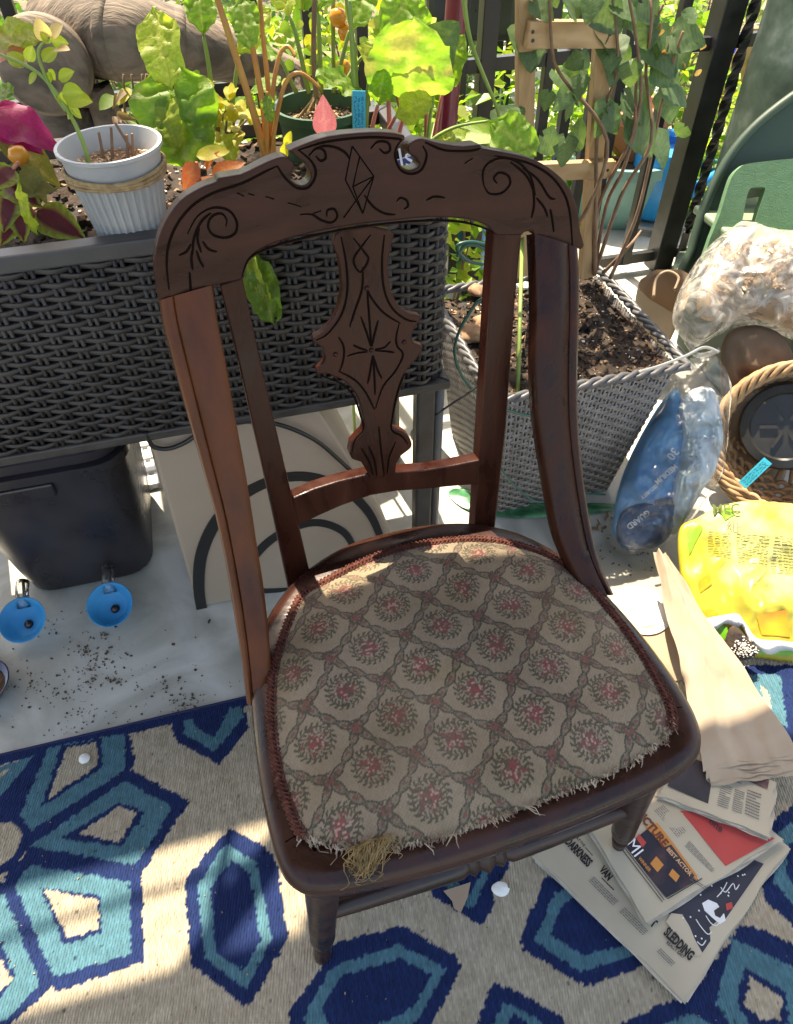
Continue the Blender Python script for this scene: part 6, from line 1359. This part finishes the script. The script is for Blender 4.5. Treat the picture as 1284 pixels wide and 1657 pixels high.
# ------------------------------------------------------------------ bags
def pillow(parent, name, px, P, n, thick, m, wr=.01, wf=14, rings=16, sub=3, back=True, off=0., seed=0, sharpness=.5, prints=None):
    n = nrm(n); L = [atplane(u, v, P, n)+n*off for u, v in px]; L = catmull(L, sub, True); c = sum(L)/len(L); k = len(L); o = MB()
    def hh(p, r): 
        base = thick*(max(0, 1-r**2.4))**sharpness
        w = wr*(.8*nz(p[0]*wf, p[1]*wf, p[2]*wf+seed, 1)+.9*(.35-abs(nz(p[0]*wf*1.6+p[2]*wf*.9, p[1]*wf*.9, p[2]*wf*1.7+seed, 1.2)))+.45*(.3-abs(nz(p[0]*wf*3.4-p[2]*wf*2, p[1]*wf*2.6, p[2]*wf*3+seed*2, 1.1))))
        return base+w*(1-r*.65)
    V = [c+n*hh(c, 0)]
    for j in range(1, rings+1):
        r = j/rings
        for p in L: q_ = c+(p-c)*r; V.append(q_+n*hh(q_, r)*(1 if j < rings else .3))
    Fc = [(0, 1+i, 1+(i+1) % k) for i in range(k)]
    for j in range(rings-1): Fc += [(1+j*k+i, 1+(j+1)*k+i, 1+(j+1)*k+(i+1) % k, 1+j*k+(i+1) % k) for i in range(k)]
    nf = len(V)
    if back:
        V2 = [c-n*thick*.6]
        for j in range(1, rings):
            r = j/rings
            for p in L: q_ = c+(p-c)*r; V2.append(q_-n*thick*.6*(max(0, 1-r**2.4))**sharpness)
        last = 1+(rings-1)*k
        Fc += [(nf, nf+1+(i+1) % k, nf+1+i) for i in range(k)]
        for j in range(rings-2): Fc += [(nf+1+j*k+i, nf+1+j*k+(i+1) % k, nf+1+(j+1)*k+(i+1) % k, nf+1+(j+1)*k+i) for i in range(k)]
        jb = nf+1+(rings-2)*k; Fc += [(jb+i, jb+(i+1) % k, last+(i+1) % k, last+i) for i in range(k)]
        V += V2
    o.add(V, Fc); ob = o.build(name, m, parent, smooth=True)
    def surf(u, v, lift=.002):
        q_ = atplane(u, v, P, n)+n*off
        # radius of q in the star-shaped outline
        d = q_-c; best = 1e9
        for p in L:
            e = p-c; le = np.linalg.norm(e); cosv = (d @ e)/(le*np.linalg.norm(d)+1e-9)
            if cosv > .9:
                key = 1-cosv
                if key < best: best = key; rr_ = np.linalg.norm(d)/le
        r = min(1, rr_) if best < 1e9 else 0
        return q_+n*(hh(q_, r)+lift)
    return ob, surf
def surfpatch(surf, px4, m, name, parent, nu=10, lift=.002):
    o = MB(); o.grid(lambda a, b: surf(*[(px4[0][i]*(1-a)+px4[1][i]*a)*(1-b)+(px4[3][i]*(1-a)+px4[2][i]*a)*b for i in (0, 1)], lift), nu, nu); return o.build(name, m, parent, fixn=False, smooth=True)
def surftext(surf, body, a, b, n, m, parent, lift=.004, stretch=1., bold=0.): return text_on(body, surf(*a, lift), surf(*b, lift), n, m, parent, 'lettering', stretch, bold)

# yellow soil bag
YP = atz(1230, 1072, .012); yn = nrm(A(.0, -.42, .9))
t = thing('soil_bag', 'yellow plastic bag of potting soil with torn open end, lying at the right', 'bag', YP*A(1, 1, 0))
ypx = [(1098, 862), (1128, 838), (1180, 815), (1240, 812), (1320, 830), (1345, 930), (1345, 1060), (1300, 1072), (1236, 1066), (1184, 1058), (1152, 1036), (1128, 1008), (1106, 960)]
yb, ys = pillow(t, 'bag_sheet', ypx, YP, yn, .020, M['yellow_bag'], .026, 10, 40, 8, seed=3)
surfpatch(ys, [(1108, 866), (1118, 846), (1132, 858), (1112, 900)], M['green_print'], 'green_panel', t); surfpatch(ys, [(1160, 832), (1178, 820), (1184, 836), (1168, 846)], M['green_print'], 'green_panel', t)
surfpatch(ys, [(1124, 944), (1140, 932), (1146, 948), (1128, 962)], M['orange_print'], 'orange_panel', t, 6); surfpatch(ys, [(1212, 1000), (1262, 990), (1275, 1032), (1224, 1030)], M['orange_print'], 'orange_panel', t, 6); surfpatch(ys, [(1124, 988), (1150, 990), (1156, 1000), (1132, 1002)], M['orange_print'], 'orange_panel', t, 6)
o = MB()
for (u0, v0, u1, rows, dv) in [(1140, 864, 1176, 8, 5.2), (1186, 868, 1236, 9, 5.4), (1244, 872, 1284, 13, 4.6)]:
    for r in range(rows):
        a = u0
        while a < u1-3:
            w = random.uniform(4, 11); e = min(u1, a+w); v = v0+r*dv+(a-u0)*.12
            o.add([ys(a, v, .0022), ys(e, v+.5, .0022), ys(e, v+1.8, .0022), ys(a, v+1.3, .0022)], [(0, 1, 2, 3)]); a = e+2
o.build('text_lines', mat('olive_ink', (.10, .12, .02), .6), t, fixn=False)
surftext(ys, 'MEC', (1150, 836), (1192, 836), yn, mat('olive_title', (.10, .14, .02), .6), t, .006, 1.1, .02); surftext(ys, 'ALL', (1168, 858), (1190, 860), yn, M['ink_soft'], t, .006)
wl_ = [ys(u, v, .004) for u, v in [(1132, 1004), (1160, 1000), (1182, 998), (1196, 1014), (1214, 1036), (1250, 1040), (1320, 1046)]]
o = MB(); P = catmull(wl_, 5); k = len(P); o.loft([[p+yn*.006, p+A(0, -.012-.006*math.sin(i*.7), .004), p+A(0, -.02-.006*math.sin(i*.9), -.006), p-yn*.004] for i, p in enumerate(P)]); o.build('torn_edge', M['white_bag'], t, smooth=True)
so_, ss = pillow(t, 'spilled_soil', [(1174, 1034), (1186, 1012), (1206, 1030), (1226, 1056), (1206, 1068), (1180, 1060)], YP+yn*.034, yn, .016, M['soil'], .006, 40, 8, 3)
o = MB()
for k in range(120): u, v = random.gauss(1198, 11), random.gauss(1052, 8); crumb(ss(u, v, .001), random.uniform(.001, .0025))
o.build('perlite_grains', M['perlite'], t, kind='stuff')
surfpatch(ys, [(1226, 1046), (1330, 1050), (1330, 1064), (1220, 1060)], M['green_print'], 'green_panel', t, 8, .004); surfpatch(ys, [(1136, 1010), (1168, 1018), (1172, 1040), (1150, 1030)], M['green_print'], 'green_panel', t, 8, .004)

# clear bag with blue pad packs, leaning on the square planter
BP_ = atz(1010, 888, .012); bn = nrm(A(-.10, -.80, .62))
t = thing('pad_bag', 'clear plastic bag with blue printed pad packs leaning against the square planter', 'bag', BP_*A(1, 1, 0))
p1, s1_ = pillow(t, 'blue_pack', [(996, 868), (994, 826), (1008, 768), (1036, 708), (1070, 652), (1098, 632), (1112, 700), (1104, 770), (1086, 850), (1056, 872)], BP_, bn, .024, M['pad_blue'], .022, 17, 24, 5, seed=2)
p3, s3_ = pillow(t, 'navy_pack', [(998, 872), (1004, 832), (1040, 812), (1088, 806), (1092, 850), (1066, 884), (1016, 890)], BP_+bn*.02, bn, .018, M['pad_navy'], .012, 18, 14, 4, seed=5)
p2, s2_ = pillow(t, 'pale_pads', [(1098, 660), (1122, 630), (1156, 632), (1168, 690), (1160, 750), (1130, 806), (1096, 862), (1080, 850), (1090, 780), (1104, 710)], BP_+bn*.012, bn, .026, M['pad_pale'], .030, 22, 26, 5, seed=7)
for k, (body, a, b) in enumerate([('30', (1082, 722), (1071, 736)), ('MEDIUM', (1084, 748), (1054, 776)), ('SECURITY', (1056, 780), (1030, 800))]): surftext(s1_, body, a, b, bn, M['white_ink'], t, .008, 1.1, .02)
surftext(s3_, 'GUARD', (1044, 822), (1010, 848), bn, M['white_ink'], t, .008, 1.1, .03)
pillow(t, 'bag_film', [(986, 880), (990, 820), (1010, 762), (1050, 690), (1086, 630), (1110, 588), (1136, 570), (1166, 582), (1180, 620), (1178, 700), (1166, 770), (1130, 820), (1096, 868), (1060, 892), (1014, 900)], BP_+bn*.012, bn, .048, M['film'], .036, 20, 34, 6, seed=11, back=False)

# milky bag with wood shavings on the crate
SP = f_(.12, .10, .383); snn = nrm(A(-.15, -.62, .75)); SPm = SP+snn*.03
t = thing('shavings_bag', 'crumpled clear bag of pale wood shavings lying on the green crate', 'bag', SP)
sb_, sf = pillow(t, 'wood_shavings', [(1130, 510), (1136, 450), (1170, 405), (1220, 392), (1300, 400), (1340, 440), (1340, 540), (1284, 535), (1230, 515), (1180, 520)], SPm, snn, .075, M['straw'], .03, 22, 20, 4, seed=21)
o = MB()
for k in range(420):
    u, v = random.uniform(1150, 1300), random.uniform(405, 515); p = sf(u, v, .003); d = nrm(A(random.gauss(0, 1), random.gauss(0, 1), random.gauss(0, .4))); o.box(p, (random.uniform(.008, .022), random.uniform(.002, .005), .001), d, nrm(np.cross(d, snn)))
o.build('shaving_flakes', M['straw'], t, kind='stuff')
pillow(t, 'bag_film', [(1088, 520), (1096, 480), (1116, 440), (1146, 400), (1176, 376), (1204, 364), (1250, 380), (1320, 384), (1370, 430), (1370, 560), (1300, 556), (1240, 532), (1196, 528), (1156, 546), (1124, 562), (1104, 548)], SPm, snn, .09, M['film_milky'], .05, 8, 40, 7, seed=31, back=False, sharpness=.42)
o = MB(); P = catmull([atplane(u, v, SPm-snn*.0, snn) for u, v in [(1112, 552), (1128, 574), (1150, 572), (1164, 566)]], 4); o.tube(P, .006, 8); o.build('bag_neck', M['film_milky'], t, smooth=True)
# brown paper bags
t = thing('paper_bag', 'open brown paper bag by the back corner of the square planter', 'paper bag', atz(1078, 520, 0))
PBp = A(.80, 1.55, .26); pn = nrm(A(-.2, -.6, .77))
PB_ = A(.66, 1.47, 0)
o = MB(); w_ = [atplane(u, v, PBp, pn) for u, v in [(1034, 462), (1056, 440), (1084, 436), (1112, 442), (1114, 476), (1100, 506), (1078, 500), (1052, 482)]]
top_ = catmull(w_, 3, True); secs = []
for f, sc_ in ((0, .62), (.5, .85), (.85, 1.0), (1., 1.03)):
    c_ = sum(top_)/len(top_); secs.append([A(c_[0]+(p[0]-c_[0])*sc_, c_[1]+(p[1]-c_[1])*sc_, .004+(p[2]-.004)*f)+A(nz(i*.7, f*3)*.008, nz(i*.7, f*3, 5)*.008, 0) for i, p in enumerate(top_)])
secs.append([A(*(c_+(p-c_)*.93))+A(0, 0, -.01) for p in top_]); secs.append([A(c_[0]+(p[0]-c_[0])*.6, c_[1]+(p[1]-c_[1])*.6, p[2]*.4) for p in top_])
o.loft(secs); o.build('bag_wall', M['kraft'], t, smooth=True, sharp=45)
o = MB(); o.tube(catmull([atplane(u, v, PBp, pn) for u, v in [(1058, 482), (1062, 452), (1080, 440), (1098, 450), (1092, 470)]], 5), .004, 6, flat=2.); o.build('bag_handle', M['kraft'], t, smooth=True)
t = thing('brown_sack', 'dark brown paper sack between pad bag and basket', 'sack', A(.86, 1.22, 0)); BSp = A(.86, 1.235, .2); 
pillow(t, 'sack_paper', [(1166, 600), (1172, 548), (1196, 530), (1236, 528), (1276, 556), (1290, 640), (1260, 800), (1180, 800), (1172, 700)], BSp, nrm(A(-.1, -.9, .4)), .030, M['brown_paper'], .05, 11, 16, 4, seed=8)

# basket with black pot
bkc = aty(1288, 716, 1.09); bkn = nrm(CAMP-bkc+A(0, 0, -.1)); RB = .152
BXx = nrm(np.cross(UP, bkn)); BYy = np.cross(bkn, BXx)
t = thing('cane_basket', 'round woven cane basket tilted on the yellow bag at the right edge', 'basket', bkc-BYy*RB-A(0, 0, .02))
for ph in np.arange(0, 6.28, 6.2832/7):
    o = MB(); n = 150; o.tube([bkc+(RB+.011*math.cos(6*a+ph)+.002*math.sin(17*a+ph*3))*(math.cos(a)*BXx+math.sin(a)*BYy)+bkn*.014*math.sin(6*a+ph) for a in np.linspace(0, 6.2832, n)], .0054, 7, cap=False); o.build('rim_strand', M['wicker_tan'], t, smooth=True)
for j in range(9):
    f = (j+1)/9; r = RB*(1-.32*f*f)-.006; dpt = -.008-.085*f; o = MB(); n = 160
    o.tube([bkc+(r+.0042*math.cos(20*a+j*math.pi))*(math.cos(a)*BXx+math.sin(a)*BYy)+bkn*dpt for a in np.linspace(0, 6.2832, n)], .0056, 6, cap=False); o.build('cane_ring', M['wicker_tan'], t, smooth=True)
for k in range(20):
    a = 6.2832*k/20; o = MB(); e = math.cos(a)*BXx+math.sin(a)*BYy; o.tube([bkc+RB*e, bkc+(RB*.9)*e-bkn*.05, bkc+(RB*.68)*e-bkn*.10, bkc+.01*e-bkn*.105], .005, 6); o.build('cane_rib', M['wicker_tan'], t, smooth=True)
pc = bkc+BXx*-.03+BYy*.022-bkn*.012
t = thing('black_pot', 'upturned black plastic plant pot lying in the cane basket', 'pot', pc)
o = MB(); o.lathe(pc, [(.096, -.075), (.090, -.010), (.086, 0), (.07, .002), (.066, -.004), (.001, -.004)], 40, axis=bkn); o.build('pot_wall', M['black_pot'], t, smooth=True, sharp=40)
for k in range(6):
    o = MB(); a = k*1.047+.4; e = math.cos(a)*BXx+math.sin(a)*BYy; e2 = np.cross(bkn, e); o.box(pc+e*.032+bkn*-.001, (.034, .007, .006), e, e2); o.build('pot_rib', M['black_pot'], t)
a, b = bkc+BXx*-.052-BYy*.118+bkn*.022, bkc+BXx*-.030-BYy*.052+bkn*.016
tagstick('plant_label', 'turquoise pointed plant label with writing lying on the cane basket rim', a, b, .020, [0, 1, 2])

# wires
def wire(px, depthfn, r, m, label, name='garden_wire'):
    o = MB(); o.tube(catmull([depthfn(u, v) for u, v in px], 6), r, 7); return tag(o.build(name, m, smooth=True), label, 'wire')
wq = lambda u, v: atplane(u, v, PO-PYA*.012, PYA)
wire([(740, 415), (752, 398), (775, 398), (792, 412), (788, 426), (762, 424), (744, 410), (742, 396), (770, 392), (796, 408), (796, 470), (770, 492), (742, 540), (737, 580), (756, 620), (790, 650), (836, 668), (878, 676)], wq, .0026, M['wire_green'], 'green coated wire looping over the front of the square planter')
wire([(690, 684), (716, 664), (752, 640), (784, 618)], lambda u, v: atplane(u, v, PO-PYA*.02, PYA), .002, M['wire_black'], 'thin dark wire running from the maroon pole to the square planter')
wire([(782, 700), (806, 752), (838, 790), (872, 812), (920, 800), (980, 800)], lambda u, v: atplane(u, v, PO-PYA*.03+A(0, -.02, 0), nrm(PYA+A(0, 0, -.25))), .0024, M['wire_green'], 'green wire trailing down the front of the square planter')
wire([(1034, 602), (1068, 592), (1110, 576), (1140, 562), (1164, 570)], lambda u, v: atplane(u, v, A(.55, 1.05, .39), nrm(A(0, -.3, 1))), .0028, M['wire_grey'], 'stiff grey twin wire lying across the corner of the square planter')
t = thing('green_sheet', 'crumpled green plastic sheet on the floor below the square planter', 'sheet', atz(860, 832, 0)); pillow(t, 'sheet_film', [(726, 800), (742, 790), (766, 812), (820, 826), (880, 826), (960, 818), (1000, 816), (985, 828), (900, 836), (820, 838), (758, 826)], A(0, 1.05, .004), UP, .004, mat('green_film', (.02, .10, .045), .25, (.07, .26, .12), 30), .014, 45, 8, 4, seed=4, back=False)
o = MB()
for k in range(26): u, v = random.uniform(900, 1000), random.uniform(826, 856); p = atz(u, v, .004); d = nrm(A(random.gauss(0, 1), random.gauss(0, 1), 0)); o.box(p, (.014, .007, .002), d)
o.build('dry_leaf_bits', M['chips'], kind='stuff')
